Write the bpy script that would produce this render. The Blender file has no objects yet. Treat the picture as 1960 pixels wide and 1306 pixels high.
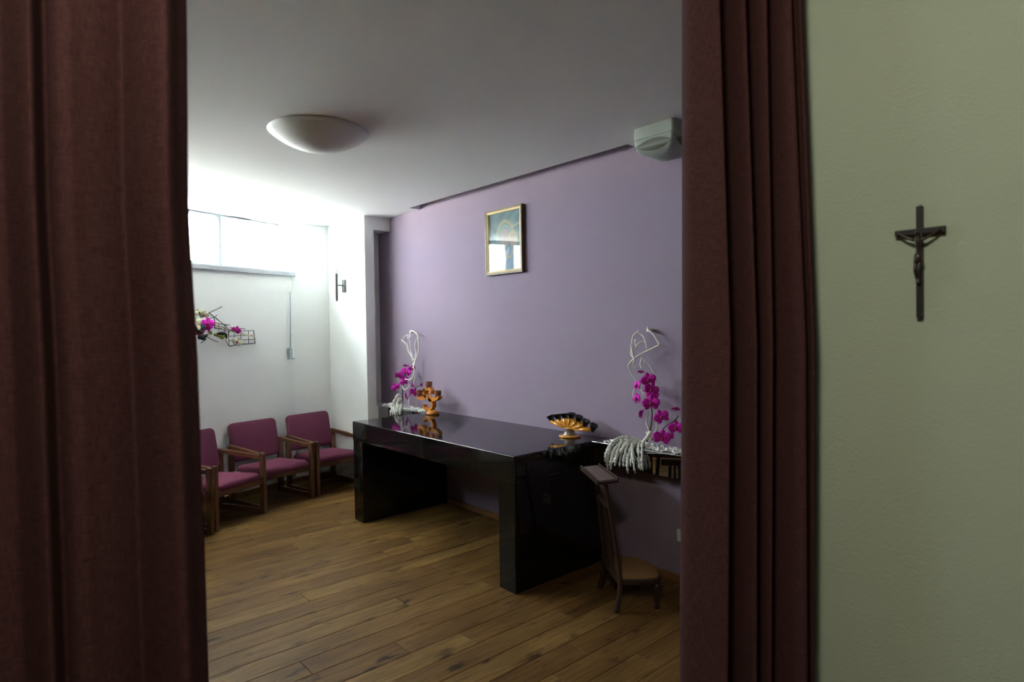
import bpy, bmesh, math, random
from math import sin, cos, pi, radians, atan, atan2, sqrt
from mathutils import Vector, Matrix

random.seed(7)
scene = bpy.context.scene
C = scene.collection

# ------------------------------------------------------------------ camera
F_PX = 1181.2764
YAW, PITCH, ROLL = radians(48.5283), radians(1.1235), radians(-0.8725)
CAM = Vector((6.6679, -3.4114, 1.65))
FWD = Vector((-sin(YAW) * cos(PITCH), cos(YAW) * cos(PITCH), -sin(PITCH)))
_r = Vector((cos(YAW), sin(YAW), 0.0))
_u = _r.cross(FWD)
RGT = cos(ROLL) * _r + sin(ROLL) * _u
UPV = -sin(ROLL) * _r + cos(ROLL) * _u
camd = bpy.data.cameras.new('camera')
camo = bpy.data.objects.new('camera', camd)
C.objects.link(camo)
camd.sensor_fit = 'HORIZONTAL'
camd.sensor_width = 36.0
camd.lens = F_PX * 36.0 / 1960.0
camd.clip_start = 0.05
camd.dof.use_dof = True
camd.dof.focus_distance = 4.6
camd.dof.aperture_fstop = 4.5
camo.matrix_world = Matrix(((RGT.x, UPV.x, -FWD.x, CAM.x), (RGT.y, UPV.y, -FWD.y, CAM.y),
                            (RGT.z, UPV.z, -FWD.z, CAM.z), (0, 0, 0, 1)))
scene.camera = camo


def on(axis, val, u, v):
    """Photo pixel (1960x1306) -> the point of the plane axis=val seen there."""
    d = FWD + (u - 980) / F_PX * RGT - (v - 653) / F_PX * UPV
    t = (val - CAM[axis]) / d[axis]
    return CAM + t * d


# ------------------------------------------------------------------ light
world = bpy.data.worlds.new('overcast_sky')
scene.world = world
world.use_nodes = True
bg = world.node_tree.nodes['Background']
bg.inputs[0].default_value = (0.885, 0.98, 1.05, 1)
bg.inputs[1].default_value = 10.0

sund = bpy.data.lights.new('sun', 'SUN')
sund.energy = 46.0
sund.angle = radians(3)
sund.color = (1.0, 0.96, 0.9)
suno = bpy.data.objects.new('sun', sund)
C.objects.link(suno)
suno.rotation_euler = Vector((-0.35, 0.75, -1.0)).to_track_quat('-Z', 'Y').to_euler()

scene.view_settings.view_transform = 'Standard'
scene.view_settings.look = 'None'
scene.view_settings.gamma = 1.0
scene.view_settings.use_curve_mapping = False
scene.view_settings.exposure = 2.3


# ------------------------------------------------------------------ helpers
def lin(r, g, b):
    def f(c):
        c /= 255.0
        return c / 12.92 if c <= 0.04045 else ((c + 0.055) / 1.055) ** 2.4
    return (f(r), f(g), f(b), 1.0)


MATS = {}


def mat(name, col, rough=0.5, metal=0.0, spec=0.5, nscale=None, namt=0.1, bump=0.0, bscale=60.0, coat=0.0, stretch=None):
    m = bpy.data.materials.new(name)
    m.use_nodes = True
    nt = m.node_tree
    b = nt.nodes['Principled BSDF']
    b.inputs['Base Color'].default_value = col
    b.inputs['Roughness'].default_value = rough
    b.inputs['Metallic'].default_value = metal
    b.inputs['Specular IOR Level'].default_value = spec
    b.inputs['Coat Weight'].default_value = coat
    tc = nt.nodes.new('ShaderNodeTexCoord')
    vec = tc.outputs['Object']
    if stretch:
        mp = nt.nodes.new('ShaderNodeMapping')
        mp.inputs['Scale'].default_value = stretch
        nt.links.new(vec, mp.inputs['Vector'])
        vec = mp.outputs['Vector']
    if nscale:
        n = nt.nodes.new('ShaderNodeTexNoise')
        n.inputs['Scale'].default_value = nscale
        n.inputs['Detail'].default_value = 5
        nt.links.new(vec, n.inputs['Vector'])
        mx = nt.nodes.new('ShaderNodeMix')
        mx.data_type = 'RGBA'
        mx.inputs['A'].default_value = tuple(c * (1 - namt) for c in col[:3]) + (1,)
        mx.inputs['B'].default_value = tuple(min(1, c * (1 + namt)) for c in col[:3]) + (1,)
        nt.links.new(n.outputs['Fac'], mx.inputs['Factor'])
        nt.links.new(mx.outputs['Result'], b.inputs['Base Color'])
    if bump:
        n2 = nt.nodes.new('ShaderNodeTexNoise')
        n2.inputs['Scale'].default_value = bscale
        n2.inputs['Detail'].default_value = 4
        nt.links.new(vec, n2.inputs['Vector'])
        bp = nt.nodes.new('ShaderNodeBump')
        bp.inputs['Strength'].default_value = bump
        bp.inputs['Distance'].default_value = 0.004
        nt.links.new(n2.outputs['Fac'], bp.inputs['Height'])
        nt.links.new(bp.outputs['Normal'], b.inputs['Normal'])
    MATS[name] = m
    return m


class MB:
    """collects geometry, build() links it as ONE mesh object"""
    def __init__(s):
        s.v, s.f, s.smooth = [], [], []

    def add(s, vs, fs, smooth=False):
        o = len(s.v)
        s.v += [tuple(q) for q in vs]
        s.f += [tuple(i + o for i in f) for f in fs]
        s.smooth += [smooth] * len(fs)
        return s

    def box(s, a, b, bev=0.0):
        x0, y0, z0 = a
        x1, y1, z1 = b
        if bev <= 0:
            vs = [(x, y, z) for z in (z0, z1) for y in (y0, y1) for x in (x0, x1)]
            fs = [(0, 2, 3, 1), (4, 5, 7, 6), (0, 1, 5, 4), (2, 6, 7, 3), (0, 4, 6, 2), (1, 3, 7, 5)]
            return s.add(vs, fs)
        bm = bmesh.new()
        bmesh.ops.create_cube(bm, size=1.0)
        for v in bm.verts:
            v.co = Vector(((x0 + x1) / 2 + v.co.x * (x1 - x0), (y0 + y1) / 2 + v.co.y * (y1 - y0), (z0 + z1) / 2 + v.co.z * (z1 - z0)))
        bmesh.ops.bevel(bm, geom=list(bm.edges), offset=bev, segments=2, affect='EDGES', profile=0.5)
        return s.bm(bm)

    def bm(s, bm, M=None, smooth=False):
        bm.verts.ensure_lookup_table()
        vs = [(M @ v.co if M else v.co.copy()) for v in bm.verts]
        fs = [tuple(l.vert.index for l in f.loops) for f in bm.faces]
        s.add(vs, fs, smooth)
        bm.free()
        return s

    def prism(s, poly, z0, z1, M=None):
        """plan polygon (counter-clockwise) extruded upwards"""
        n = len(poly)
        vs = [Vector((x, y, z0)) for x, y in poly] + [Vector((x, y, z1)) for x, y in poly]
        if M:
            vs = [M @ v for v in vs]
        fs = [tuple(range(n - 1, -1, -1)), tuple(range(n, 2 * n))]
        fs += [(i, (i + 1) % n, n + (i + 1) % n, n + i) for i in range(n)]
        return s.add(vs, fs)

    def beam(s, p, q, w, h, up=(0, 0, 1), ext=0.0):
        """rectangular bar from p to q"""
        p, q = Vector(p), Vector(q)
        d = (q - p).normalized()
        p, q = p - d * ext, q + d * ext
        sd = d.cross(Vector(up))
        if sd.length < 1e-6:
            sd = Vector((1, 0, 0))
        sd.normalize()
        u = sd.cross(d).normalized()
        vs = []
        for c in (p, q):
            vs += [c - sd * w / 2 - u * h / 2, c + sd * w / 2 - u * h / 2, c + sd * w / 2 + u * h / 2, c - sd * w / 2 + u * h / 2]
        fs = [(3, 2, 1, 0), (4, 5, 6, 7), (0, 1, 5, 4), (1, 2, 6, 5), (2, 3, 7, 6), (3, 0, 4, 7)]
        return s.add(vs, fs)

    def tube(s, pts, r, n=8, rf=None, smooth=True):
        pts = [Vector(p) for p in pts]
        m = len(pts)
        rings = []
        nrm = None
        for i, p in enumerate(pts):
            t = (pts[min(i + 1, m - 1)] - pts[max(i - 1, 0)])
            t = t.normalized() if t.length > 1e-9 else Vector((0, 0, 1))
            if nrm is None:
                nrm = t.orthogonal().normalized()
            else:
                nrm = (nrm - t * nrm.dot(t))
                nrm = nrm.normalized() if nrm.length > 1e-6 else t.orthogonal().normalized()
            b = t.cross(nrm)
            rr = rf(i / (m - 1)) if rf else (r[i] if isinstance(r, (list, tuple)) else r)
            rings.append([p + rr * (cos(2 * pi * k / n) * nrm + sin(2 * pi * k / n) * b) for k in range(n)])
        vs = [v for ring in rings for v in ring]
        fs = [(i * n + k, i * n + (k + 1) % n, (i + 1) * n + (k + 1) % n, (i + 1) * n + k) for i in range(m - 1) for k in range(n)]
        fs += [tuple(range(n - 1, -1, -1)), tuple((m - 1) * n + k for k in range(n))]
        return s.add(vs, fs, smooth)

    def lathe(s, prof, n=32, M=None, smooth=True):
        """prof: list of (r, z); closed with caps where r > 0 at the ends"""
        vs, fs = [], []
        m = len(prof)
        for r, z in prof:
            for k in range(n):
                a = 2 * pi * k / n
                vs.append(Vector((r * cos(a), r * sin(a), z)))
        for i in range(m - 1):
            for k in range(n):
                fs.append((i * n + k, i * n + (k + 1) % n, (i + 1) * n + (k + 1) % n, (i + 1) * n + k))
        fs.append(tuple(range(n - 1, -1, -1)))
        fs.append(tuple((m - 1) * n + k for k in range(n)))
        if M:
            vs = [M @ v for v in vs]
        return s.add(vs, fs, smooth)

    def ribbon(s, pts, w, y0, y1, wf=None):
        """a stroke in the XZ plane, w wide, extruded from y0 to y1"""
        pts = [Vector((p[0], 0, p[1])) for p in pts]
        m = len(pts)
        L, R = [], []
        for i, p in enumerate(pts):
            t = (pts[min(i + 1, m - 1)] - pts[max(i - 1, 0)]).normalized()
            nn = Vector((-t.z, 0, t.x))
            ww = w * (wf(i / (m - 1)) if wf else 1.0)
            L.append(p + nn * ww / 2)
            R.append(p - nn * ww / 2)
        vs = []
        for i in range(m):
            for q in (L[i], R[i]):
                vs += [(q.x, y0, q.z), (q.x, y1, q.z)]
        fs = []
        for i in range(m - 1):
            a, b = 4 * i, 4 * i + 4
            fs += [(a, b, b + 2, a + 2), (a + 1, a + 3, b + 3, b + 1), (a, a + 1, b + 1, b), (a + 2, b + 2, b + 3, a + 3)]
        fs += [(0, 2, 3, 1), (4 * m - 4, 4 * m - 3, 4 * m - 1, 4 * m - 2)]
        return s.add(vs, fs)

    def build(s, name, material, parent=None, origin=None):
        me = bpy.data.meshes.new(name)
        o = Vector(origin) if origin is not None else Vector((0, 0, 0))
        me.from_pydata([tuple(Vector(v) - o) for v in s.v], [], s.f)
        me.polygons.foreach_set('use_smooth', s.smooth)
        bm = bmesh.new()
        bm.from_mesh(me)
        bmesh.ops.recalc_face_normals(bm, faces=bm.faces)
        bm.to_mesh(me)
        bm.free()
        me.materials.append(material)
        ob = bpy.data.objects.new(name, me)
        C.objects.link(ob)
        ob.location = o
        if parent is not None:
            ob.parent = parent
            ob.location = o
        return ob


def tag(o, label=None, cat=None, group=None, kind=None):
    if label:
        o['label'] = label
    if cat:
        o['category'] = cat
    if group:
        o['group'] = group
    if kind:
        o['kind'] = kind
    return o


def empty(name, loc=(0, 0, 0), rz=0.0):
    o = bpy.data.objects.new(name, None)
    o.empty_display_size = 0.1
    C.objects.link(o)
    o.location = loc
    o.rotation_euler = (0, 0, rz)
    return o


def copy_tree(o, parent=None):
    c = o.copy()
    C.objects.link(c)
    c.parent = parent
    for ch in list(o.children):
        copy_tree(ch, c)
    return c


def spline(pts, n=6):
    """Catmull-Rom through the points"""
    P = [Vector(p) for p in pts]
    out = []
    for i in range(len(P) - 1):
        p0, p1, p2, p3 = P[max(i - 1, 0)], P[i], P[i + 1], P[min(i + 2, len(P) - 1)]
        for k in range(n):
            t = k / n
            out.append(0.5 * ((2 * p1) + (p2 - p0) * t + (2 * p0 - 5 * p1 + 4 * p2 - p3) * t * t + (3 * p1 - p0 - 3 * p2 + p3) * t ** 3))
    out.append(P[-1])
    return out


def interp(x, xs, ys):
    if x <= xs[0]:
        return ys[0]
    for i in range(len(xs) - 1):
        if x <= xs[i + 1]:
            t = (x - xs[i]) / (xs[i + 1] - xs[i])
            return ys[i] * (1 - t) + ys[i + 1] * t
    return ys[-1]


# ------------------------------------------------------------------ materials
M_WHITE = mat('white_plaster', lin(238, 240, 238), 0.85, spec=0.2, nscale=3, namt=0.02, bump=0.12, bscale=180)
M_LILAC = mat('lilac_plaster', lin(150, 134, 151), 0.85, spec=0.12, nscale=2.5, namt=0.03, bump=0.12, bscale=170)
M_CREAM = mat('cream_plaster', lin(160, 172, 150), 0.85, spec=0.2, nscale=2.5, namt=0.03, bump=0.2, bscale=150)
M_HALL = mat('dark_unseen_walls', lin(92, 74, 58), 0.6, nscale=10, namt=0.3, stretch=(4, 4, 0.4))  # invented dark finish for the unseen walls, added to cut bounced light
M_CEIL = mat('ceiling_paint', lin(238, 240, 242), 0.9, spec=0.2, nscale=2, namt=0.02)
M_PVC = mat('white_window_plastic', lin(172, 178, 184), 0.4, nscale=4, namt=0.01)
M_WHITEGLOSS = mat('white_plastic', lin(226, 230, 228), 0.4, nscale=5, namt=0.015)
M_BASE = mat('oak_skirting', lin(140, 98, 58), 0.5, nscale=20, namt=0.3, stretch=(1, 1, 6))
M_CONCRETE = mat('pale_paving', lin(200, 198, 190), 0.9, nscale=2, namt=0.1)
M_STEEL = mat('brushed_steel', lin(112, 112, 110), 0.35, metal=0.8, nscale=90, namt=0.1)
M_GREYPLASTIC = mat('grey_plastic', lin(160, 174, 176), 0.5, nscale=20, namt=0.05)
M_SHADE = mat('opal_glass', lin(240, 240, 238), 0.25, nscale=5, namt=0.01)
M_DOME = mat('dome_acrylic', lin(238, 240, 240), 0.5, spec=0.25, nscale=5, namt=0.01)
M_EMERG = mat('grey_white_plastic', lin(160, 168, 160), 0.5, nscale=5, namt=0.01)
M_WOOD = mat('chair_wood', lin(104, 66, 42), 0.45, nscale=14, namt=0.35, stretch=(3, 3, 0.6))
M_FABRIC = mat('magenta_fabric', lin(116, 62, 84), 0.95, spec=0.1, nscale=260, namt=0.16, bump=0.3, bscale=420)
M_DARKWOOD = mat('dark_stained_wood', lin(58, 38, 28), 0.4, nscale=16, namt=0.35, stretch=(2, 2, 0.5))
M_LEATHER = mat('worn_brown_leather', lin(90, 72, 66), 0.55, nscale=30, namt=0.3, bump=0.3, bscale=120)
M_CANE = mat('woven_seat', lin(122, 86, 44), 0.7, nscale=160, namt=0.3, bump=0.4, bscale=300)
M_GOLD = mat('gilt_frame', lin(226, 200, 146), 0.35, metal=0.35, nscale=30, namt=0.1)
M_FRAMEWOOD = mat('frame_brown', lin(104, 82, 48), 0.5, nscale=20, namt=0.25)
M_CANDLEWOOD = mat('orange_wood', lin(206, 128, 44), 0.35, nscale=18, namt=0.22, coat=0.3, stretch=(1, 1, 3))
M_CUPWOOD = mat('brown_glazed_cup', lin(132, 78, 42), 0.4, nscale=20, namt=0.25, coat=0.2)
M_CERORANGE = mat('amber_glaze', lin(214, 142, 34), 0.15, nscale=40, namt=0.35, coat=0.8, stretch=(3, 1, 1))
M_CERBLACK = mat('black_glaze', lin(34, 32, 26), 0.12, nscale=30, namt=0.4, coat=0.8)
M_CERWHITE = mat('white_ribbed_glaze', lin(150, 138, 116), 0.2, nscale=80, namt=0.4, coat=0.5, stretch=(3, 3, 0.3))
M_BRANCH = mat('bleached_branch', lin(234, 230, 216), 0.9, nscale=80, namt=0.15, bump=0.3, bscale=200)
M_TASSEL = mat('bleached_amaranth', lin(236, 234, 220), 0.95, spec=0.1, nscale=220, namt=0.3, bump=0.9, bscale=330)
M_STEM = mat('green_stem', lin(70, 72, 40), 0.6, nscale=40, namt=0.2)
M_PETAL = mat('magenta_petal', lin(208, 36, 176), 0.6, spec=0.2, nscale=40, namt=0.22)
M_LIP = mat('crimson_lip', lin(150, 12, 70), 0.5, nscale=60, namt=0.3)
M_WPETAL = mat('cream_petal', lin(226, 228, 196), 0.7, nscale=40, namt=0.15)
M_GPETAL = mat('pale_green_petal', lin(170, 184, 106), 0.7, nscale=60, namt=0.25)
M_LEAF = mat('dark_leaf', lin(34, 58, 46), 0.5, nscale=30, namt=0.3)
M_WIRE = mat('rusty_wire', lin(72, 58, 58), 0.6, nscale=60, namt=0.3)
M_STRAW = mat('pale_straw', lin(206, 190, 160), 0.8, nscale=60, namt=0.2)
M_PEBBLE = mat('white_pebble', lin(226, 226, 222), 0.4, nscale=60, namt=0.12)
M_CROSS = mat('black_wood', lin(30, 30, 28), 0.45, nscale=60, namt=0.3)
M_BRONZE = mat('dark_bronze', lin(70, 64, 56), 0.35, metal=0.7, nscale=90, namt=0.3)
M_RAIL = mat('white_rail', lin(215, 215, 210), 0.4, nscale=5, namt=0.02)
M_LENS = mat('grey_lens', lin(104, 108, 96), 0.35, nscale=60, namt=0.08)


def granite():
    m = bpy.data.materials.new('black_granite')
    m.use_nodes = True
    nt = m.node_tree
    b = nt.nodes['Principled BSDF']
    tc = nt.nodes.new('ShaderNodeTexCoord')
    v = nt.nodes.new('ShaderNodeTexVoronoi')
    v.inputs['Scale'].default_value = 190
    n = nt.nodes.new('ShaderNodeTexNoise')
    n.inputs['Scale'].default_value = 60
    n.inputs['Detail'].default_value = 6
    nt.links.new(tc.outputs['Object'], v.inputs['Vector'])
    nt.links.new(tc.outputs['Object'], n.inputs['Vector'])
    r = nt.nodes.new('ShaderNodeValToRGB')
    r.color_ramp.elements[0].position = 0.45
    r.color_ramp.elements[0].color = lin(9, 9, 8)
    r.color_ramp.elements[1].position = 0.72
    r.color_ramp.elements[1].color = lin(36, 36, 30)
    nt.links.new(n.outputs['Fac'], r.inputs['Fac'])
    mx = nt.nodes.new('ShaderNodeMix')
    mx.data_type = 'RGBA'
    mx.inputs['Factor'].default_value = 0.18
    nt.links.new(r.outputs['Color'], mx.inputs['A'])
    r2 = nt.nodes.new('ShaderNodeValToRGB')
    r2.color_ramp.elements[0].color = lin(9, 9, 8)
    r2.color_ramp.elements[1].color = lin(34, 34, 29)
    nt.links.new(v.outputs['Color'], r2.inputs['Fac'])
    nt.links.new(r2.outputs['Color'], mx.inputs['B'])
    nt.links.new(mx.outputs['Result'], b.inputs['Base Color'])
    b.inputs['Roughness'].default_value = 0.06
    b.inputs['Specular IOR Level'].default_value = 0.5
    return m


M_GRANITE = granite()
M_MIRROR = mat('tinted_mirror', (0.42, 0.42, 0.43, 1), 0.03, metal=1.0, nscale=3, namt=0.03)


def glass_mat(name, tint=(1, 1, 1, 1), rough=0.0):
    m = bpy.data.materials.new(name)
    m.use_nodes = True
    nt = m.node_tree
    nt.nodes.remove(nt.nodes['Principled BSDF'])
    out = nt.nodes['Material Output']
    t = nt.nodes.new('ShaderNodeBsdfTransparent')
    t.inputs[0].default_value = tint
    g = nt.nodes.new('ShaderNodeBsdfGlossy')
    g.inputs['Roughness'].default_value = rough
    lw = nt.nodes.new('ShaderNodeLayerWeight')
    lw.inputs['Blend'].default_value = 0.5
    p5 = nt.nodes.new('ShaderNodeMath')
    p5.operation = 'POWER'
    p5.inputs[1].default_value = 5.0
    nt.links.new(lw.outputs['Facing'], p5.inputs[0])
    f = nt.nodes.new('ShaderNodeMath')
    f.operation = 'MULTIPLY_ADD'
    f.inputs[1].default_value = 0.96
    f.inputs[2].default_value = 0.04
    nt.links.new(p5.outputs[0], f.inputs[0])
    mx = nt.nodes.new('ShaderNodeMixShader')
    nt.links.new(f.outputs[0], mx.inputs[0])
    nt.links.new(t.outputs[0], mx.inputs[1])
    nt.links.new(g.outputs[0], mx.inputs[2])
    nt.links.new(mx.outputs[0], out.inputs['Surface'])
    return m


M_PANE = glass_mat('window_glass', (0.96, 0.98, 0.97, 1))
M_PICGLASS = glass_mat('picture_glass', (0.97, 0.98, 0.98, 1))


def oak():
    m = bpy.data.materials.new('oak_plank')
    m.use_nodes = True
    nt = m.node_tree
    L = nt.links.new
    b = nt.nodes['Principled BSDF']
    tc = nt.nodes.new('ShaderNodeTexCoord')
    oi = nt.nodes.new('ShaderNodeObjectInfo')
    mul = nt.nodes.new('ShaderNodeMath')
    mul.operation = 'MULTIPLY'
    mul.inputs[1].default_value = 37.0
    L(oi.outputs['Random'], mul.inputs[0])
    cmb = nt.nodes.new('ShaderNodeCombineXYZ')
    L(mul.outputs[0], cmb.inputs[0])
    L(mul.outputs[0], cmb.inputs[2])
    add = nt.nodes.new('ShaderNodeVectorMath')
    add.operation = 'ADD'
    L(tc.outputs['Object'], add.inputs[0])
    L(cmb.outputs[0], add.inputs[1])

    def noise(scale, st, det=4):
        mp = nt.nodes.new('ShaderNodeMapping')
        mp.inputs['Scale'].default_value = st
        L(add.outputs[0], mp.inputs['Vector'])
        n = nt.nodes.new('ShaderNodeTexNoise')
        n.inputs['Scale'].default_value = scale
        n.inputs['Detail'].default_value = det
        L(mp.outputs[0], n.inputs['Vector'])
        return n.outputs['Fac']

    def ramp(src, p0, c0, p1, c1):
        r = nt.nodes.new('ShaderNodeValToRGB')
        r.color_ramp.elements[0].position, r.color_ramp.elements[0].color = p0, c0
        r.color_ramp.elements[1].position, r.color_ramp.elements[1].color = p1, c1
        L(src, r.inputs['Fac'])
        return r.outputs['Color']

    def mixc(fac, a, bb, mode='MIX'):
        x = nt.nodes.new('ShaderNodeMix')
        x.data_type = 'RGBA'
        x.blend_type = mode
        if hasattr(fac, 'links'):
            L(fac, x.inputs['Factor'])
        else:
            x.inputs['Factor'].default_value = fac
        L(a, x.inputs['A'])
        L(bb, x.inputs['B'])
        return x.outputs['Result']
    base = ramp(oi.outputs['Random'], 0.0, lin(114, 84, 46), 1.0, lin(140, 111, 66))
    broad = ramp(noise(4.0, (1.6, 0.4, 1)), 0.3, lin(196, 184, 168), 0.65, lin(255, 252, 246))
    grain = ramp(noise(16.0, (4.5, 0.3, 1), 6), 0.32, lin(212, 202, 190), 0.6, lin(255, 255, 255))
    knot = ramp(noise(5.0, (3.0, 0.9, 1), 4), 0.29, lin(84, 66, 60), 0.40, lin(255, 255, 255))
    c = mixc(1.0, base, broad, 'MULTIPLY')
    c = mixc(1.0, c, grain, 'MULTIPLY')
    c = mixc(0.85, c, knot, 'MULTIPLY')
    L(c, b.inputs['Base Color'])
    b.inputs['Roughness'].default_value = 0.55
    b.inputs['Specular IOR Level'].default_value = 0.13
    bp = nt.nodes.new('ShaderNodeBump')
    bp.inputs['Strength'].default_value = 0.15
    bp.inputs['Distance'].default_value = 0.002
    L(noise(30.0, (5, 0.2, 1), 5), bp.inputs['Height'])
    L(bp.outputs['Normal'], b.inputs['Normal'])
    return m


M_OAK = oak()
M_SUBFLOOR = mat('subfloor', lin(60, 44, 30), 0.9, nscale=8, namt=0.2)


def curtain_mat():
    m = bpy.data.materials.new('burgundy_weave')
    m.use_nodes = True
    nt = m.node_tree
    L = nt.links.new
    b = nt.nodes['Principled BSDF']
    uv = nt.nodes.new('ShaderNodeTexCoord')

    def fibre(sx, sy, sc):
        mp = nt.nodes.new('ShaderNodeMapping')
        mp.inputs['Scale'].default_value = (sx, sy, 1)
        L(uv.outputs['UV'], mp.inputs['Vector'])
        n = nt.nodes.new('ShaderNodeTexNoise')
        n.inputs['Scale'].default_value = sc
        n.inputs['Detail'].default_value = 2
        L(mp.outputs[0], n.inputs['Vector'])
        return n.outputs['Fac']
    a = fibre(14, 1.2, 40)
    c = fibre(1.2, 14, 40)
    ad = nt.nodes.new('ShaderNodeMath')
    ad.operation = 'ADD'
    L(a, ad.inputs[0])
    L(c, ad.inputs[1])
    r = nt.nodes.new('ShaderNodeValToRGB')
    hv = nt.nodes.new('ShaderNodeMath')
    hv.operation = 'MULTIPLY'
    hv.inputs[1].default_value = 0.5
    L(ad.outputs[0], hv.inputs[0])
    L(hv.outputs[0], r.inputs['Fac'])
    r.color_ramp.elements[0].position = 0.36
    r.color_ramp.elements[0].color = lin(52, 32, 31)
    r.color_ramp.elements[1].position = 0.62
    r.color_ramp.elements[1].color = lin(78, 50, 48)
    L(r.outputs['Color'], b.inputs['Base Color'])
    b.inputs['Roughness'].default_value = 0.9
    b.inputs['Specular IOR Level'].default_value = 0.1
    bp = nt.nodes.new('ShaderNodeBump')
    bp.inputs['Strength'].default_value = 0.35
    bp.inputs['Distance'].default_value = 0.002
    L(ad.outputs[0], bp.inputs['Height'])
    L(bp.outputs['Normal'], b.inputs['Normal'])
    out = nt.nodes['Material Output']
    tr = nt.nodes.new('ShaderNodeBsdfTranslucent')
    L(r.outputs['Color'], tr.inputs['Color'])
    mx = nt.nodes.new('ShaderNodeMixShader')
    mx.inputs[0].default_value = 0.04
    L(b.outputs[0], mx.inputs[1])
    L(tr.outputs[0], mx.inputs[2])
    L(mx.outputs[0], out.inputs['Surface'])
    return m


M_CURTAIN = curtain_mat()

# ------------------------------------------------------------------ setting
ZC = 2.849            # ceiling
SLOPE = 0.34
TH = atan(SLOPE)
N2 = Vector((cos(TH), sin(TH), 0))      # normal of the slanted window wall, into the room
D2 = Vector((sin(TH), -cos(TH), 0))     # along it, away from the lilac wall
P0 = Vector((0.0, -0.72, 0))


def W(s, off, z=0.0):
    return P0 + D2 * s + N2 * off + Vector((0, 0, z))


def wxy(s, off):
    q = W(s, off)
    return (q.x, q.y)


YEND = -5.6
XR = 8.2
SEND = (0.72 + YEND * -1 - 1.44) / cos(TH)      # slanted wall length down to YEND
YP = -2.12           # partition with the crucifix

# floor
mb = MB()
mb.prism([(-0.1, 0.0), (-0.1, -0.75), wxy(SEND, -0.1), (XR, YEND), (XR, 0.0)], -0.12, -0.02)
floor = tag(mb.build('floor', M_SUBFLOOR), kind='structure')
PW = 0.157
k0 = int(math.ceil((0.0 - 3.027) / PW)) - 1
for k in range(k0, 40):
    xa = 3.027 + PW * k
    xb = xa + PW
    if xb <= 0.02 or xa >= XR - 0.02:
        continue
    xa_, xb_ = max(xa, 0.0), min(xb, XR)
    ymin = YEND
    if xb_ < W(SEND, 0).x:
        ymin = max(YEND, -0.72 - (xb_) / SLOPE)
    rnd = random.Random(k * 13 + 5)
    y = 0.0
    cuts = []
    yy = -rnd.uniform(0.25, 1.9)
    known = {4: -2.2, -1: -1.874, 2: -1.463, 0: -1.016, 6: -1.44}
    if k in known:
        yy = known[k]
    while yy > ymin + 0.2:
        cuts.append(yy)
        yy -= rnd.choice((1.6, 1.9, 2.2))
    if k in known and known[k] < -1.9:
        cuts.insert(0, known[k] + 1.9)
    ys = [0.0] + cuts + [ymin]
    for a, b in zip(ys[:-1], ys[1:]):
        if a - b < 0.02:
            continue
        g, ch = 0.0006, 0.0022
        x0, x1, y0, y1 = xa_ + g, xb_ - g, b + g, a - g
        ox, oy = (x0 + x1) / 2, (y0 + y1) / 2
        m2 = MB()
        vs = [(x0, y0, -0.018), (x1, y0, -0.018), (x1, y1, -0.018), (x0, y1, -0.018),
              (x0, y0, -ch), (x1, y0, -ch), (x1, y1, -ch), (x0, y1, -ch),
              (x0 + ch, y0 + ch, 0), (x1 - ch, y0 + ch, 0), (x1 - ch, y1 - ch, 0), (x0 + ch, y1 - ch, 0)]
        fs = [(3, 2, 1, 0)] + [(i, (i + 1) % 4, 4 + (i + 1) % 4, 4 + i) for i in range(4)] + \
             [(4 + i, 4 + (i + 1) % 4, 8 + (i + 1) % 4, 8 + i) for i in range(4)] + [(8, 9, 10, 11)]
        m2.add(vs, fs)
        m2.build('plank', M_OAK, floor, origin=(ox, oy, 0))

# lilac wall
tag(MB().box((-0.1, 0.0, -0.02), (XR, 0.2, 3.15)).build('wall_back', M_LILAC), kind='structure')
tag(MB().box((0.87, -0.014, 0), (XR, 0.0, 0.05), 0.003).build('baseboard_back', M_BASE), kind='structure')

# white corner shaft with the niche
XB, YB, YO, ZL = 0.864, -0.299, -0.192, 2.710
ZN = 0.860
mb = MB()
mb.box((-0.1, YB, 0), (0.62, 0.0, ZC))                 # body left of the niche
mb.box((0.62, YB, 0), (XB, YO, ZC))                    # front cheek
mb.box((0.62, YO, ZL), (XB, 0.0, ZC))                  # lintel
mb.box((0.62, YO, 0), (XB, 0.0, ZN))                   # below the ledge
shaft = tag(mb.build('wall_corner', M_WHITE), kind='structure')
for zz in (2.60, 1.36):
    MB().tube([(0.624, -0.135, zz - 0.03), (0.624, -0.135, zz + 0.03)], 0.008, 8).build('hinge', M_STEEL, shaft)
MB().box((0.6205, -0.142, ZN), (0.623, -0.138, ZL)).build('door_gap', M_GREYPLASTIC, shaft)

# left wall: straight strip, then slanted with the window band
WL = 3.94
mb = MB()
e = W(0, -0.3)
mb.prism([(0.0, 0.15), (-0.6, 0.15), (-0.6, e.y), (e.x, e.y), (0.0, -0.72)], -0.02, ZC)
mb.prism([wxy(0, 0), wxy(0, -0.3), wxy(WL, -0.3), wxy(WL, 0)], -0.02, 2.262)
mb.prism([wxy(WL, 0), wxy(WL, -0.3), wxy(SEND, -0.3), wxy(SEND, 0)], -0.02, ZC)
tag(mb.build('wall_left', M_WHITE), kind='structure')
mb = MB()
mb.box((0.0, -0.725, 0), (0.014, YB, 0.05))
mb.prism([wxy(0, 0.014), wxy(0, 0), wxy(SEND, 0), wxy(SEND, 0.014)], 0, 0.05)
tag(mb.build('baseboard_left', M_BASE), kind='structure')

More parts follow.
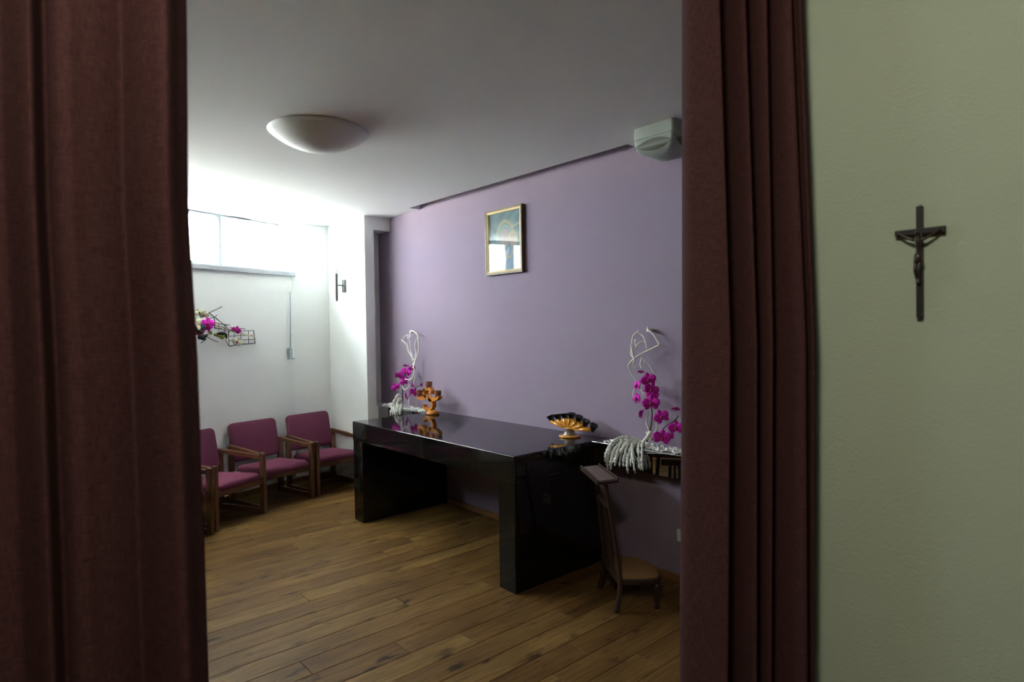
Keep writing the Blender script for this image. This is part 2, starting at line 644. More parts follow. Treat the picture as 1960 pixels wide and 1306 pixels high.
# front wall behind the camera, right wall, partition
q = W(SEND, -0.3)
tag(MB().box((q.x, YEND - 0.2, -0.02), (XR + 0.2, YEND, ZC)).build('wall_front', M_HALL), kind='structure')
tag(MB().box((XR, YEND, -0.02), (XR + 0.2, 0.2, ZC)).build('wall_right', M_HALL), kind='structure')
tag(MB().box((6.02, YP, 0), (XR, YP + 0.12, ZC)).build('wall_partition', M_CREAM), kind='structure')

# ceiling with the recessed groove along the lilac wall
GX0, GX1, GY = 1.462, 4.13, -0.132
mb = MB()
mb.prism([(-0.6, GY), (-0.6, e.y), (e.x, e.y), wxy(SEND, -0.3), (XR + 0.2, YEND - 0.2), (XR + 0.2, GY)], ZC, ZC + 0.32)
mb.box((-0.6, GY, ZC), (GX0, 0.0, ZC + 0.32))
mb.box((GX1, GY, ZC), (XR + 0.2, 0.0, ZC + 0.32))
mb.box((GX0, GY, ZC + 0.16), (GX1, 0.0, ZC + 0.32))
tag(mb.build('ceiling', M_CEIL), kind='structure')

# paved ground outside, just below the window band
tag(MB().prism([wxy(-6, -0.32), wxy(-6, -14), wxy(12, -14), wxy(12, -0.32)], 1.9, 2.0).build('ground_outside', M_CONCRETE), kind='structure')

# window band
win = tag(empty('window_1', W(0, 0, 2.262)), kind='structure')


def wbox(mb, s0, s1, o0, o1, z0, z1):
    a, b, c, d = wxy(s0, o1), wxy(s0, o0), wxy(s1, o0), wxy(s1, o1)
    return mb.prism([a, b, c, d], z0, z1)


def wpart(name, mb, m, parent=win):
    ob = mb.build(name, m)
    ob.parent = parent
    ob.location = ob.location - (Vector(parent.location) if parent is win else Vector((0, 0, 0)))
    return ob


mb = MB()
wbox(mb, -0.02, WL + 0.02, -0.2, 0.03, 2.262, 2.306)
wpart('window_sill', mb, M_PVC)
mb = MB()
wbox(mb, 0, WL, -0.27, -0.21, 2.306, 2.33)
wbox(mb, 0, WL, -0.27, -0.21, 2.835, ZC)
UNIT = 0.79
for k in range(5):
    wbox(mb, k * UNIT + 0.715, k * UNIT + 0.775, -0.27, -0.215, 2.33, 2.835)
wpart('window_frame', mb, M_PVC)
for k in range(5):
    s0, s1 = k * UNIT - (0.0 if k == 0 else 0.015), k * UNIT + 0.715
    s0 = max(s0, 0.0)
    mb = MB()
    fw = 0.032
    wbox(mb, s0, s1, -0.255, -0.195, 2.33, 2.33 + fw)
    wbox(mb, s0, s1, -0.255, -0.195, 2.835 - fw, 2.835)
    wbox(mb, s0, s0 + fw, -0.255, -0.195, 2.33 + fw, 2.835 - fw)
    wbox(mb, s1 - fw, s1, -0.255, -0.195, 2.33 + fw, 2.835 - fw)
    sash = wpart('sash', mb, M_PVC)
    pm = MB()
    wbox(pm, s0 + fw, s1 - fw, -0.232, -0.226, 2.33 + fw, 2.835 - fw)
    pane = pm.build('pane', M_PANE)
    pane.parent = sash
mb = MB()
wbox(mb, 0.34, 0.60, -0.195, -0.165, 2.795, 2.83)
wpart('opener_arm', mb, M_WHITEGLOSS)
mb = MB()
wbox(mb, 0.006, 0.022, -0.195, -0.18, 2.46, 2.52)
wbox(mb, 0.008, 0.020, -0.18, -0.17, 2.40, 2.50)
wpart('window_handle', mb, M_WHITEGLOSS)
# sky portal for the window band
pl = bpy.data.lights.new('window_portal', 'AREA')
pl.shape = 'RECTANGLE'
pl.size = WL
pl.size_y = 0.5
pl.cycles.is_portal = True
po = bpy.data.objects.new('window_portal', pl)
C.objects.link(po)
po.location = W(WL / 2, -0.285, 2.58)
zax = -N2
po.matrix_world = Matrix(((D2.x, 0, zax.x, po.location.x), (D2.y, 0, zax.y, po.location.y), (0, 1, zax.z, po.location.z), (0, 0, 0, 1)))
if po.matrix_world.to_3x3().determinant() < 0:
    po.matrix_world = Matrix(((-D2.x, 0, zax.x, po.location.x), (-D2.y, 0, zax.y, po.location.y), (0, 1, zax.z, po.location.z), (0, 0, 0, 1)))

# ------------------------------------------------------------------ altar and ledges
AX1, AX2, AY, AH, AT, AS = 1.698, 3.828, -0.899, 0.863, 0.155, 0.166
altar = tag(empty('altar_table', ((AX1 + AX2) / 2, AY / 2, 0)), 'black polished granite altar table on two slab legs by the lilac wall', 'altar')


def part(name, mb, m, parent, smooth=None):
    ob = mb.build(name, m)
    ob.parent = parent
    ob.matrix_parent_inverse = Matrix.Identity(4)
    pm = Matrix.Translation(parent.location) @ parent.rotation_euler.to_matrix().to_4x4()
    chain = parent.parent
    if chain is not None:
        pm = Matrix.Translation(chain.location) @ chain.rotation_euler.to_matrix().to_4x4() @ pm
    ob.data.transform(pm.inverted())
    return ob


top = part('table_top', MB().box((AX1, AY, AH - AS), (AX2, -0.001, AH), 0.007), M_GRANITE, altar)
for pg in top.data.polygons:
    pg.use_smooth = True
top.modifiers.new('edges', 'WEIGHTED_NORMAL').keep_sharp = False
for x0 in (AX1 + 0.006, AX2 - 0.006 - AT):
    part('leg', MB().box((x0, AY + 0.004, 0.0005), (x0 + AT, -0.016, AH - AS), 0.003), M_GRANITE, altar)

LY = -0.178
tag(MB().box((0.866, LY, 0.715), (AX1 - 0.001, -0.001, AH), 0.003).build('wall_ledge', M_MIRROR, origin=(1.2, -0.09, 0.715)),
    'short dark mirror-faced wall ledge between the altar and the white corner shaft', 'ledge')
tag(MB().box((AX2 + 0.001, LY, 0.715), (XR - 0.01, -0.001, AH), 0.003).build('wall_ledge', M_MIRROR, origin=(5, -0.09, 0.715)),
    'long dark mirror-faced wall ledge on the kneeler side of the altar', 'ledge')


def pebbles(x0, x1, y0, y1, n, seed, label, taper=None):
    rnd = random.Random(seed)
    mb = MB()
    for i in range(n):
        bm = bmesh.new()
        bmesh.ops.create_icosphere(bm, subdivisions=1, radius=1)
        r = rnd.uniform(0.006, 0.012)
        x = rnd.uniform(x0, x1)
        y = rnd.uniform(y0, y1)
        if taper and x < taper[0]:
            y = y1 - (y1 - y0) * 0.3 + (y - y1) * 0.3
        lay = rnd.choice((0, 0, 1)) * 0.007
        S = Matrix.Translation((x, y, AH + r * 0.6 + lay)) @ Matrix.Rotation(rnd.uniform(0, 6), 4, 'Z') @ Matrix.Diagonal((r * 1.3, r, r * 0.75, 1))
        mb.bm(bm, S, True)
    ob = mb.build('pebbles', M_PEBBLE)
    tag(ob, label, 'pebbles', kind='stuff')
    return ob


pebbles(0.88, 1.66, -0.15, -0.03, 420, 1, 'white pebbles strewn on the short ledge left of the altar')
pebbles(3.92, 5.6, -0.155, -0.03, 900, 2, 'white pebbles strewn on the long ledge right of the altar')

# ------------------------------------------------------------------ chairs
CH = dict(W=0.54, D=0.508, A=0.547, zt=0.767, ut=-0.299, zb=0.396, ub=-0.227, Bw=0.52, zs=0.375, zr=0.274)


def cushion(w, d, h, r=0.03, crown=0.012, cr=0.045):
    """soft slab w (local y) x d (local x) x h: rounded corners in plan, rounded edges, crowned top"""
    def outline(ins):
        pts = []
        q = max(cr - ins * 0.6, 0.01)
        for cx_, cy_, a0 in ((d / 2 - q - ins, w / 2 - q - ins, 0), (-d / 2 + q + ins, w / 2 - q - ins, 90), (-d / 2 + q + ins, -w / 2 + q + ins, 180), (d / 2 - q - ins, -w / 2 + q + ins, 270)):
            for i in range(6):
                a = radians(a0 + 90 * i / 5)
                pts.append((cx_ + q * cos(a), cy_ + q * sin(a)))
        return pts
    rings = []
    for k in range(5):
        a = pi / 2 * k / 4
        rings.append([(x, y, -h / 2 + r * (1 - cos(a))) for x, y in outline(r * (1 - sin(a)))])
    for k in range(5):
        a = pi / 2 * k / 4
        rings.append([(x, y, h / 2 - r + r * sin(a)) for x, y in outline(r * (1 - cos(a)))])
    base = outline(r)
    for t in (0.8, 0.55, 0.3, 0.1):
        rings.append([(x * t, y * t, h / 2 + crown * (1 - t * t)) for x, y in base])
    bm = bmesh.new()
    V = [[bm.verts.new(v) for v in rg] for rg in rings]
    n = len(base)
    for i in range(len(V) - 1):
        for k in range(n):
            bm.faces.new((V[i][k], V[i][(k + 1) % n], V[i + 1][(k + 1) % n], V[i + 1][k]))
    bm.faces.new(V[0][::-1])
    bm.faces.new(V[-1])
    bm.verts.index_update()
    return bm


def make_chair():
    t = empty('armchair')
    Wd, D, A = CH['W'], CH['D'], CH['A']
    pw, pd = 0.034, 0.05
    for sy in (-1, 1):
        y = sy * Wd / 2
        MB().box((D / 2 - pd / 2, y - pw / 2, 0), (D / 2 + pd / 2, y + pw / 2, A), 0.004).build('front_leg', M_WOOD, t)
        m = MB()
        m.beam((-D / 2, y, 0.0), (-D / 2 - 0.005, y, A + 0.005), pd, pw, up=(1, 0, 0))
        m.box((-D / 2 - pd / 2 + 0.004, y - pw / 2 + .001, 0), (-D / 2 + pd / 2 - 0.004, y + pw / 2 - .001, 0.05))
        m.build('rear_leg', M_WOOD, t)
        MB().beam((-D / 2 - 0.02, y - sy * 0.001, A + 0.0), (D / 2 - pd / 2, y - sy * 0.001, A - 0.032), 0.036, 0.034).build('armrest', M_WOOD, t)
        MB().beam((-D / 2 + pd / 2, y, 0.025), (D / 2 - pd / 2, y, 0.025), 0.026, 0.042).build('runner', M_WOOD, t)
        MB().beam((-D / 2 + pd / 2, y - sy * 0.004, 0.285), (D / 2 - pd / 2, y - sy * 0.004, 0.295), 0.024, 0.05).build('seat_rail', M_WOOD, t)
    MB().box((D / 2 - 0.03, -Wd / 2 + pw / 2, CH['zr']), (D / 2 + 0.006, Wd / 2 - pw / 2, CH['zr'] + 0.055), 0.003).build('front_rail', M_WOOD, t)
    MB().beam((-D / 2, -Wd / 2, 0.262), (-D / 2, Wd / 2, 0.262), 0.03, 0.05).build('back_rail', M_WOOD, t)
    # seat cushion
    sw, sd, sh = Wd - pw - 0.006, 0.50, 0.085
    bm = cushion(sw, sd, sh, 0.036, 0.014, 0.05)
    M = Matrix.Translation((0.012, 0, 0.328)) @ Matrix.Rotation(radians(-2.5), 4, 'Y')
    MB().bm(bm, M, True).build('seat', M_FABRIC, t)
    # backrest: face through (ut,zt) and (ub,zb)
    ang = atan2(CH['ub'] - CH['ut'], CH['zt'] - CH['zb'])
    hgt = sqrt((CH['zt'] - CH['zb']) ** 2 + (CH['ub'] - CH['ut']) ** 2)
    bm = cushion(CH['Bw'], hgt, 0.06, 0.026, 0.010, 0.05)
    ctr = Vector(((CH['ut'] + CH['ub']) / 2, 0, (CH['zt'] + CH['zb']) / 2))
    R = Matrix.Rotation(-(pi / 2 + ang), 4, 'Y')
    # local x -> up the back, local z -> towards the sitter
    ux = Vector((-sin(ang), 0, cos(ang)))
    uz = Vector((cos(ang), 0, sin(ang)))
    uy = uz.cross(ux)
    R = Matrix(((ux.x, uy.x, uz.x, 0), (ux.y, uy.y, uz.y, 0), (ux.z, uy.z, uz.z, 0), (0, 0, 0, 1)))
    MB().bm(bm, Matrix.Translation(ctr - uz * 0.028) @ R, True).build('backrest', M_FABRIC, t)
    MB().beam((-0.262, -Wd / 2, 0.47), (-0.262, Wd / 2, 0.47), 0.02, 0.03).build('back_rail', M_WOOD, t)
    return t


chair = make_chair()
poses = [(0.434, -0.579, 9.7, 'magenta upholstered wooden armchair next to the white corner shaft, nearest the altar'),
         (0.564, -1.189, 13.96, 'magenta wooden armchair second from the altar, fully in view below the window'),
         (0.843, -1.77, 27.2, 'magenta wooden armchair third from the altar, left edge cut by the curtain'),
         (1.174, -2.312, 31.7, 'magenta wooden armchair mostly hidden behind the left curtain')]
for i, (x, y, a, lab) in enumerate(poses):
    o = chair if i == 0 else copy_tree(chair)
    o.location = (x, y, 0.0005)
    o.rotation_euler = (0, 0, radians(a))
    tag(o, lab, 'chair', 'armchairs along the window wall')

# ------------------------------------------------------------------ curtains
def cloth(name, cols, zs, label):
    """cols: list over the width of functions z -> (x, y)"""
    n, m = len(cols), len(zs)
    vs, uvs = [], []
    for j, z in enumerate(zs):
        arc = 0.0
        prev = None
        for i in range(n):
            x, y = cols[i](z)
            if prev:
                arc += sqrt((x - prev[0]) ** 2 + (y - prev[1]) ** 2)
            prev = (x, y)
            vs.append((x, y, z))
            uvs.append((arc, z))
    fs = [(j * n + i, j * n + i + 1, (j + 1) * n + i + 1, (j + 1) * n + i) for j in range(m - 1) for i in range(n - 1)]
    me = bpy.data.meshes.new(name)
    ctr = Vector(vs[n // 2]) * 1.0
    ctr.z = 0
    me.from_pydata([tuple(Vector(v) - ctr) for v in vs], [], fs)
    uvl = me.uv_layers.new(name='UVMap')
    for poly in me.polygons:
        poly.use_smooth = True
        for li in poly.loop_indices:
            uvl.data[li].uv = uvs[me.loops[li].vertex_index]
    me.materials.append(M_CURTAIN)
    ob = bpy.data.objects.new(name, me)
    C.objects.link(ob)
    ob.location = ctr
    sol = ob.modifiers.new('thickness', 'SOLIDIFY')
    sol.thickness = 0.0016
    sol.offset = 0
    tag(ob, label, 'curtain')
    return ob


ZS = [0.012 + (2.80 - 0.012) * i / 40 for i in range(41)]
# right curtain: fold lines traced at three heights (photo x at y=0, 653, 1306), depth towards the camera side
YC = YP - 0.075
folds = [  # (x_top, x_mid, x_bottom, offset toward camera)
    (1306, 1306, 1301, -0.030), (1309, 1308, 1302, 0.0), (1316, 1312, 1306, 0.030), (1345, 1352, 1348, 0.034), (1368, 1390, 1384, 0.034),
    (1377, 1398, 1393, 0.030), (1374, 1396, 1391, -0.010), (1384, 1404, 1400, -0.028),
    (1404, 1424, 1422, 0.000), (1420, 1444, 1442, 0.016), (1427, 1449, 1449, 0.010), (1424, 1447, 1447, -0.018), (1432, 1452, 1452, -0.032),
    (1448, 1463, 1462, -0.008), (1463, 1476, 1473, 0.002), (1468, 1480, 1477, -0.006), (1466, 1478, 1475, -0.030), (1474, 1484, 1480, -0.038),
    (1484, 1505, 1502, -0.020), (1500, 1528, 1530, -0.006), (1513, 1541, 1544, -0.004), (1515, 1543, 1546, -0.026), (1522, 1548, 1550, -0.032), (1530, 1556, 1556, -0.020), (1536, 1561, 1559, -0.030)]
folds_s = []
for i in range(len(folds) - 1):
    for k in range(4):
        t = k / 4
        p0, p1, p2, p3 = [Vector(folds[min(max(i + d, 0), len(folds) - 1)]) for d in (-1, 0, 1, 2)]
        folds_s.append(0.5 * ((2 * p1) + (p2 - p0) * t + (2 * p0 - 5 * p1 + 4 * p2 - p3) * t * t + (3 * p1 - p0 - 3 * p2 + p3) * t ** 3))
folds_s.append(Vector(folds[-1]))


def rcol(f):
    yp = YC - f[3]
    xt = on(1, yp, f[0], 0)
    xm = on(1, yp, f[1], 653)
    xbt = on(1, yp, f[2], 1306)

    def g(z):
        x = interp(z, (xbt.z, xm.z, xt.z), (xbt.x, xm.x, xt.x))
        return (x, yp)
    return g


cr = cloth('curtain', [rcol(f) for f in folds_s], ZS, 'burgundy pleated curtain drawn to the side beside the crucifix wall')

# left curtain: hangs from a track along X=5.72
XC = 5.72
lf = [(-1400, 0.0), (-1250, .045), (-1100, -.03), (-960, .04), (-820, -.03), (-690, .045), (-570, -.03), (-460, .04), (-360, -.03), (-270, .04), (-190, -.03), (-120, .03),
      (-70, .01), (-20, -.03), (20, -.03), (48, 0.0), (74, 0.028), (84, 0.02), (96, -0.02), (108, -0.03), (125, -0.012), (150, -0.004), (175, -0.012), (205, -0.02),
      (235, -0.032), (252, -0.04), (262, -0.03), (285, 0.0), (312, 0.026), (336, 0.042), (348, 0.03), (358, 0.005), (368, -0.01), (376, -0.02)]
lf_s = []
for i in range(len(lf) - 1):
    for k in range(3):
        t = k / 5
        p0, p1, p2, p3 = [Vector(lf[min(max(i + d, 0), len(lf) - 1)]) for d in (-1, 0, 1, 2)]
        lf_s.append(0.5 * ((2 * p1) + (p2 - p0) * t + (2 * p0 - 5 * p1 + 4 * p2 - p3) * t * t + (3 * p1 - p0 - 3 * p2 + p3) * t ** 3))
lf_s.append(Vector(lf[-1]))
edge_v = (0, 380, 560, 653, 900, 1306)
edge_x = (355, 358, 368, 375, 384, 398)
edge_z = [on(0, XC, 375, v).z for v in edge_v]


def lcol(f):
    px = f[0]
    if px >= 0:
        y0 = on(0, XC + f[1], px, 653).y
        wgt = 0.35 + 0.65 * px / 376.0
    else:
        y0 = on(0, XC, 0, 653).y + px * 0.00105
        wgt = max(0.0, 0.35 + px / 400.0)
    pairs = sorted((z, on(0, XC, ex, v).y - on(0, XC, 375, 653).y) for z, v, ex in zip(edge_z, edge_v, edge_x))
    zz = [p[0] for p in pairs]
    yy = [p[1] for p in pairs]

    def g(z):
        return (XC + f[1], y0 + wgt * interp(z, zz, yy))
    return g


cl = cloth('curtain', [lcol(f) for f in lf_s], ZS, 'large burgundy pleated curtain filling the left side close up')

tag(MB().box((5.78, YC - 0.02, 2.80), (XR - 0.02, YC + 0.02, ZC - 0.0005), 0.003).build('curtain_rail', M_RAIL, origin=(6.5, YC, 2.8)),
    'white ceiling rail carrying the right burgundy curtain', 'curtain rail')
tag(MB().box((XC - 0.02, YEND + 0.01, 2.80), (XC + 0.02, YC - 0.05, ZC - 0.0005), 0.003).build('curtain_rail', M_RAIL, origin=(XC, -4, 2.8)),
    'white ceiling rail carrying the left burgundy curtain', 'curtain rail')

# ------------------------------------------------------------------ ceiling lamp (unlit) and hall lamp (lit)
def dome(name, x, y, r, sag, m, label):
    t = tag(empty(name, (x, y, ZC)), label, 'lamp')
    pr = [(r * 0.96, ZC - 0.0005), (r * 0.995, ZC - 0.003), (r, ZC - 0.006)]
    R = (r * r + sag * sag) / (2 * sag)
    a0 = math.asin(min(1, r / R))
    for i in range(1, 13):
        a = a0 * (1 - i / 12)
        pr.append((max(R * sin(a), 0.0008), ZC - 0.006 - sag + (R - R * cos(a))))
    part('lamp_shade', MB().lathe(pr, 56, Matrix.Translation((x, y, 0))), m, t)
    part('mounting_plate', MB().lathe([(r * 0.6, ZC - 0.0003), (r * 0.6, ZC - 0.012)], 40, Matrix.Translation((x, y, 0))), M_WHITEGLOSS, t)
    return t


dome('ceiling_lamp', 3.13, -1.80, 0.292, 0.112, M_DOME, 'round white unlit dome lamp on the ceiling above the floor')
em = bpy.data.materials.new('lit_opal')
em.use_nodes = True
eb = em.node_tree.nodes['Principled BSDF']
eb.inputs['Base Color'].default_value = (0.9, 0.85, 0.75, 1)
eb.inputs['Emission Color'].default_value = (1.0, 0.92, 0.78, 1)
eb.inputs['Emission Strength'].default_value = 18.0
dome('ceiling_lamp', 6.42, -3.48, 0.16, 0.08, em, 'lit warm dome lamp on the ceiling of the entrance behind the viewer')

# ------------------------------------------------------------------ emergency light on the ceiling
ex0, ex1, ey0, ey1 = 4.338, 4.632, -0.347, -0.053
el = tag(empty('emergency_light', ((ex0 + ex1) / 2, (ey0 + ey1) / 2, ZC)), 'square white emergency light on the ceiling beside the right curtain', 'emergency light')


def rrect(x0, x1, y0, y1, r, n=6):
    pts = []
    for cx, cy, a0 in ((x1 - r, y1 - r, 0), (x0 + r, y1 - r, 90), (x0 + r, y0 + r, 180), (x1 - r, y0 + r, 270)):
        for i in range(n + 1):
            a = radians(a0 + 90 * i / n)
            pts.append((cx + r * cos(a), cy + r * sin(a)))
    return pts


def loft(mb, rings, smooth=False):
    n = len(rings[0])
    vs = [v for r in rings for v in r]
    fs = [(i * n + k, i * n + (k + 1) % n, (i + 1) * n + (k + 1) % n, (i + 1) * n + k) for i in range(len(rings) - 1) for k in range(n)]
    fs += [tuple(range(n - 1, -1, -1)), tuple((len(rings) - 1) * n + k for k in range(n))]
    return mb.add(vs, fs, smooth)


def ring(ins, z, r):
    return [(x, y, z) for x, y in rrect(ex0 + ins, ex1 - ins, ey0 + ins, ey1 - ins, max(r, 0.004))]


mb = MB()
loft(mb, [ring(0.0, ZC - 0.0005, .025), ring(-0.002, ZC - 0.07, .025)])
part('housing', mb, M_EMERG, el)
mb = MB()
rings = [ring(0.0015, ZC - 0.0705, .025), ring(0.0, ZC - 0.074, .025), ring(0.002, ZC - 0.118, .03)]
for i in range(1, 9):
    a = i / 8 * pi / 2
    rings.append(ring(0.002 + 0.13 * (1 - cos(a)), ZC - 0.118 - 0.06 * sin(a), .03 + 0.02 * i / 8 if 0.002 + 0.13 * (1 - cos(a)) < 0.09 else 0.012))
loft(mb, rings, True)
part('bowl', mb, M_EMERG, el)
# lens-shaped windows on the four faces
cx, cy = (ex0 + ex1) / 2, (ey0 + ey1) / 2
for k in range(4):
    R = Matrix.Translation((cx, cy, 0)) @ Matrix.Rotation(k * pi / 2, 4, 'Z')
    hw = 0.134
    yf = -(ex1 - ex0) / 2 - 0.0015
    up_, lo_ = [], []
    for i in range(17):
        t = -1 + 2 * i / 16
        up_.append((t * hw, ZC - 0.118 + 0.033 * (1 - t * t)))
        lo_.append((t * hw, ZC - 0.118 - 0.032 * (1 - t * t)))
    rows = 6
    vs, fs = [], []
    for (x, zu), (_, zl) in zip(up_, lo_):
        for r_ in range(rows):
            z = zl + (zu - zl) * r_ / (rows - 1)
            dz = max(0.0, ZC - 0.118 - z)
            ins = 0.13 * (1 - sqrt(max(0, 1 - (dz / 0.06) ** 2)))
            vs.append(R @ Vector((x, yf + ins, z)))
    for a in range(len(up_) - 1):
        for r_ in range(rows - 1):
            fs.append((a * rows + r_, (a + 1) * rows + r_, (a + 1) * rows + r_ + 1, a * rows + r_ + 1))
    part('light_window', MB().add(vs, fs, True), M_LENS, el)

# ------------------------------------------------------------------ wall sconce on the corner shaft
sx, sz = 0.40, 2.14
sc = tag(empty('wall_sconce', (sx, YB, sz)), 'torch shaped wall lamp with white glass cone on the white corner shaft', 'lamp')
part('back_plate', MB().box((sx - 0.03, YB - 0.022, 2.075), (sx + 0.03, YB, 2.215), 0.004), M_STEEL, sc)
rx, ry = 0.462, YB - 0.125
part('arm', MB().tube([(sx, YB - 0.02, 2.15), (sx + 0.02, YB - 0.06, 2.15), (rx, ry, 2.15)], 0.008, 10), M_STEEL, sc)
T = Matrix.Translation((rx, ry, 0))
part('torch_rod', MB().lathe([(0.007, 1.975), (0.012, 2.0), (0.017, 2.262), (0.0175, 2.268)], 18, T), M_STEEL, sc)
part('glass_shade', MB().lathe([(0.0165, 2.268), (0.022, 2.275), (0.047, 2.388), (0.044, 2.388), (0.018, 2.28)], 28, T), M_SHADE, sc)

# ------------------------------------------------------------------ framed icon
px0, px1, pz0, pz1 = 2.515, 2.985, 2.111, 2.662
pic = tag(empty('framed_picture', ((px0 + px1) / 2, 0, pz0)), 'gilt framed icon of a veiled figure under glass on the lilac wall', 'picture')
fw, fd = 0.022, 0.035


def frame_ring(x0, x1, z0, z1, w, ya, yb, bev=0.0):
    mb = MB()
    o = [(x0, z0), (x1, z0), (x1, z1), (x0, z1)]
    i = [(x0 + w, z0 + w), (x1 - w, z0 + w), (x1 - w, z1 - w), (x0 + w, z1 - w)]
    vs = [(x, ya, z) for x, z in o] + [(x, ya + bev, z) for x, z in i] + [(x, yb, z) for x, z in o] + [(x, yb, z) for x, z in i]
    fs = []
    for k in range(4):
        l = (k + 1) % 4
        fs += [(k, l, 4 + l, 4 + k), (8 + k, 12 + k, 12 + l, 8 + l), (k, 8 + k, 8 + l, l), (4 + k, 4 + l, 12 + l, 12 + k)]
    return mb.add(vs, fs)


part('outer_frame', frame_ring(px0, px1, pz0, pz1, 0.016, -0.036, -0.001), M_FRAMEWOOD, pic)
part('gilt_slip', frame_ring(px0 + 0.016, px1 - 0.016, pz0 + 0.016, pz1 - 0.016, 0.017, -0.034, -0.001, 0.008), M_GOLD, pic)
ix0, ix1, iz0, iz1 = px0 + 0.031, px1 - 0.031, pz0 + 0.031, pz1 - 0.031
NX, NZ = 56, 72


def art(u, v):
    """colour of the print at u (0 left..1 right), v (0 bottom..1 top): a soft veiled figure with gold halo arcs"""
    def ss(a, b, x):
        t = min(1, max(0, (x - a) / (b - a)))
        return t * t * (3 - 2 * t)
    n = 0.5 + 0.5 * sin(9 * u + 5 * sin(7 * v + 2)) * sin(8 * v + 3 * sin(5 * u))
    c = Vector((0.36, 0.46, 0.47)) * (0.75 + 0.4 * n)

    def blend(col, w):
        nonlocal c
        c = c * (1 - w) + Vector(col) * w

    # outer halo and veil around the head
    dx, dz = (u - 0.50) / 0.27, (v - 0.56) / 0.30
    r = sqrt(dx * dx + dz * dz)
    up = ss(-0.6, 0.1, dz)
    blend((0.70, 0.60, 0.42), ss(0.16, 0.03, abs(r - 0.93)) * up * 0.8)
    blend((0.34, 0.48, 0.50), ss(0.86, 0.78, r) * 0.9)
    blend((0.62, 0.60, 0.50), ss(0.08, 0.02, abs(r - 0.68)) * up * 0.7)
    blend((0.58, 0.50, 0.46), ss(0.60, 0.48, r))
    # smaller head leaning in
    dx2, dz2 = (u - 0.74) / 0.15, (v - 0.50) / 0.17
    r2 = sqrt(dx2 * dx2 + dz2 * dz2)
    blend((0.70, 0.62, 0.46), ss(1.1, 0.85, r2) * ss(-0.6, 0.2, dz2 + 0.4 * dx2) * 0.8)
    blend((0.60, 0.52, 0.46), ss(0.72, 0.6, r2))
    # robe below
    rb = ss(0.44, 0.30, v) * ss(0.02, 0.18, u) * ss(1.0, 0.82, u)
    blend((0.46, 0.54, 0.62), rb * 0.9)
    blend((0.70, 0.72, 0.74), rb * ss(0.06, 0.0, abs(u - 0.52 - 0.5 * (v - 0.2))) * 0.8)
    blend((0.66, 0.58, 0.42), ss(0.035, 0.0, abs(sqrt((u - 0.62) ** 2 + (v - 0.34) ** 2) - 0.12)) * ss(0.36, 0.30, v))
    # sloping gold rays at the top right
    blend((0.74, 0.64, 0.42), ss(0.025, 0.0, abs(v - 0.74 - 0.22 * (u - 0.8))) * ss(0.66, 0.74, u) * 0.8)
    return c


me = bpy.data.meshes.new('print')
vs = [(ix0 + (ix1 - ix0) * i / NX, -0.010, iz0 + (iz1 - iz0) * j / NZ) for j in range(NZ + 1) for i in range(NX + 1)]
fs = [(j * (NX + 1) + i, j * (NX + 1) + i + 1, (j + 1) * (NX + 1) + i + 1, (j + 1) * (NX + 1) + i) for j in range(NZ) for i in range(NX)]
me.from_pydata([tuple(Vector(v) - Vector(pic.location)) for v in vs], [], fs)
ca = me.color_attributes.new('ink', 'FLOAT_COLOR', 'POINT')
for idx in range(len(vs)):
    i, j = idx % (NX + 1), idx // (NX + 1)
    cc = art(i / NX, j / NZ)
    ca.data[idx].color = (cc.x ** 2.0, cc.y ** 2.0, cc.z ** 2.0, 1)
pm = bpy.data.materials.new('icon_print')
pm.use_nodes = True
at_ = pm.node_tree.nodes.new('ShaderNodeAttribute')
at_.attribute_name = 'ink'
pm.node_tree.links.new(at_.outputs['Color'], pm.node_tree.nodes['Principled BSDF'].inputs['Base Color'])
pm.node_tree.nodes['Principled BSDF'].inputs['Roughness'].default_value = 0.7
me.materials.append(pm)
pr = bpy.data.objects.new('print', me)
C.objects.link(pr)
pr.parent = pic
part('glass_pane', MB().box((ix0 - 0.004, -0.0225, iz0 - 0.004), (ix1 + 0.004, -0.0205, iz1 + 0.004)), M_PICGLASS, pic)
part('backing', MB().box((px0 + 0.01, -0.009, pz0 + 0.01), (px1 - 0.01, -0.001, pz1 - 0.01)), M_FRAMEWOOD, pic)

# ------------------------------------------------------------------ candle holders
def zx(y, pts, ox, oy, sc_):
    return [(lambda w: (w.x, w.z))(on(1, y, ox + a / sc_, oy + b / sc_)) for a, b in pts]


YK = -0.165
t = tag(empty('candle_holder', (1.86, YK, AH)), 'orange wooden scrollwork candle holder with three brown cups on the altar', 'candle holder')
th = 0.022


def stroke(pts, w):
    p = zx(YK, pts, 790, 720, 16.33)
    p3 = spline([Vector((a, 0, b)) for a, b in p], 5)
    return [(q.x, q.z) for q in p3], w


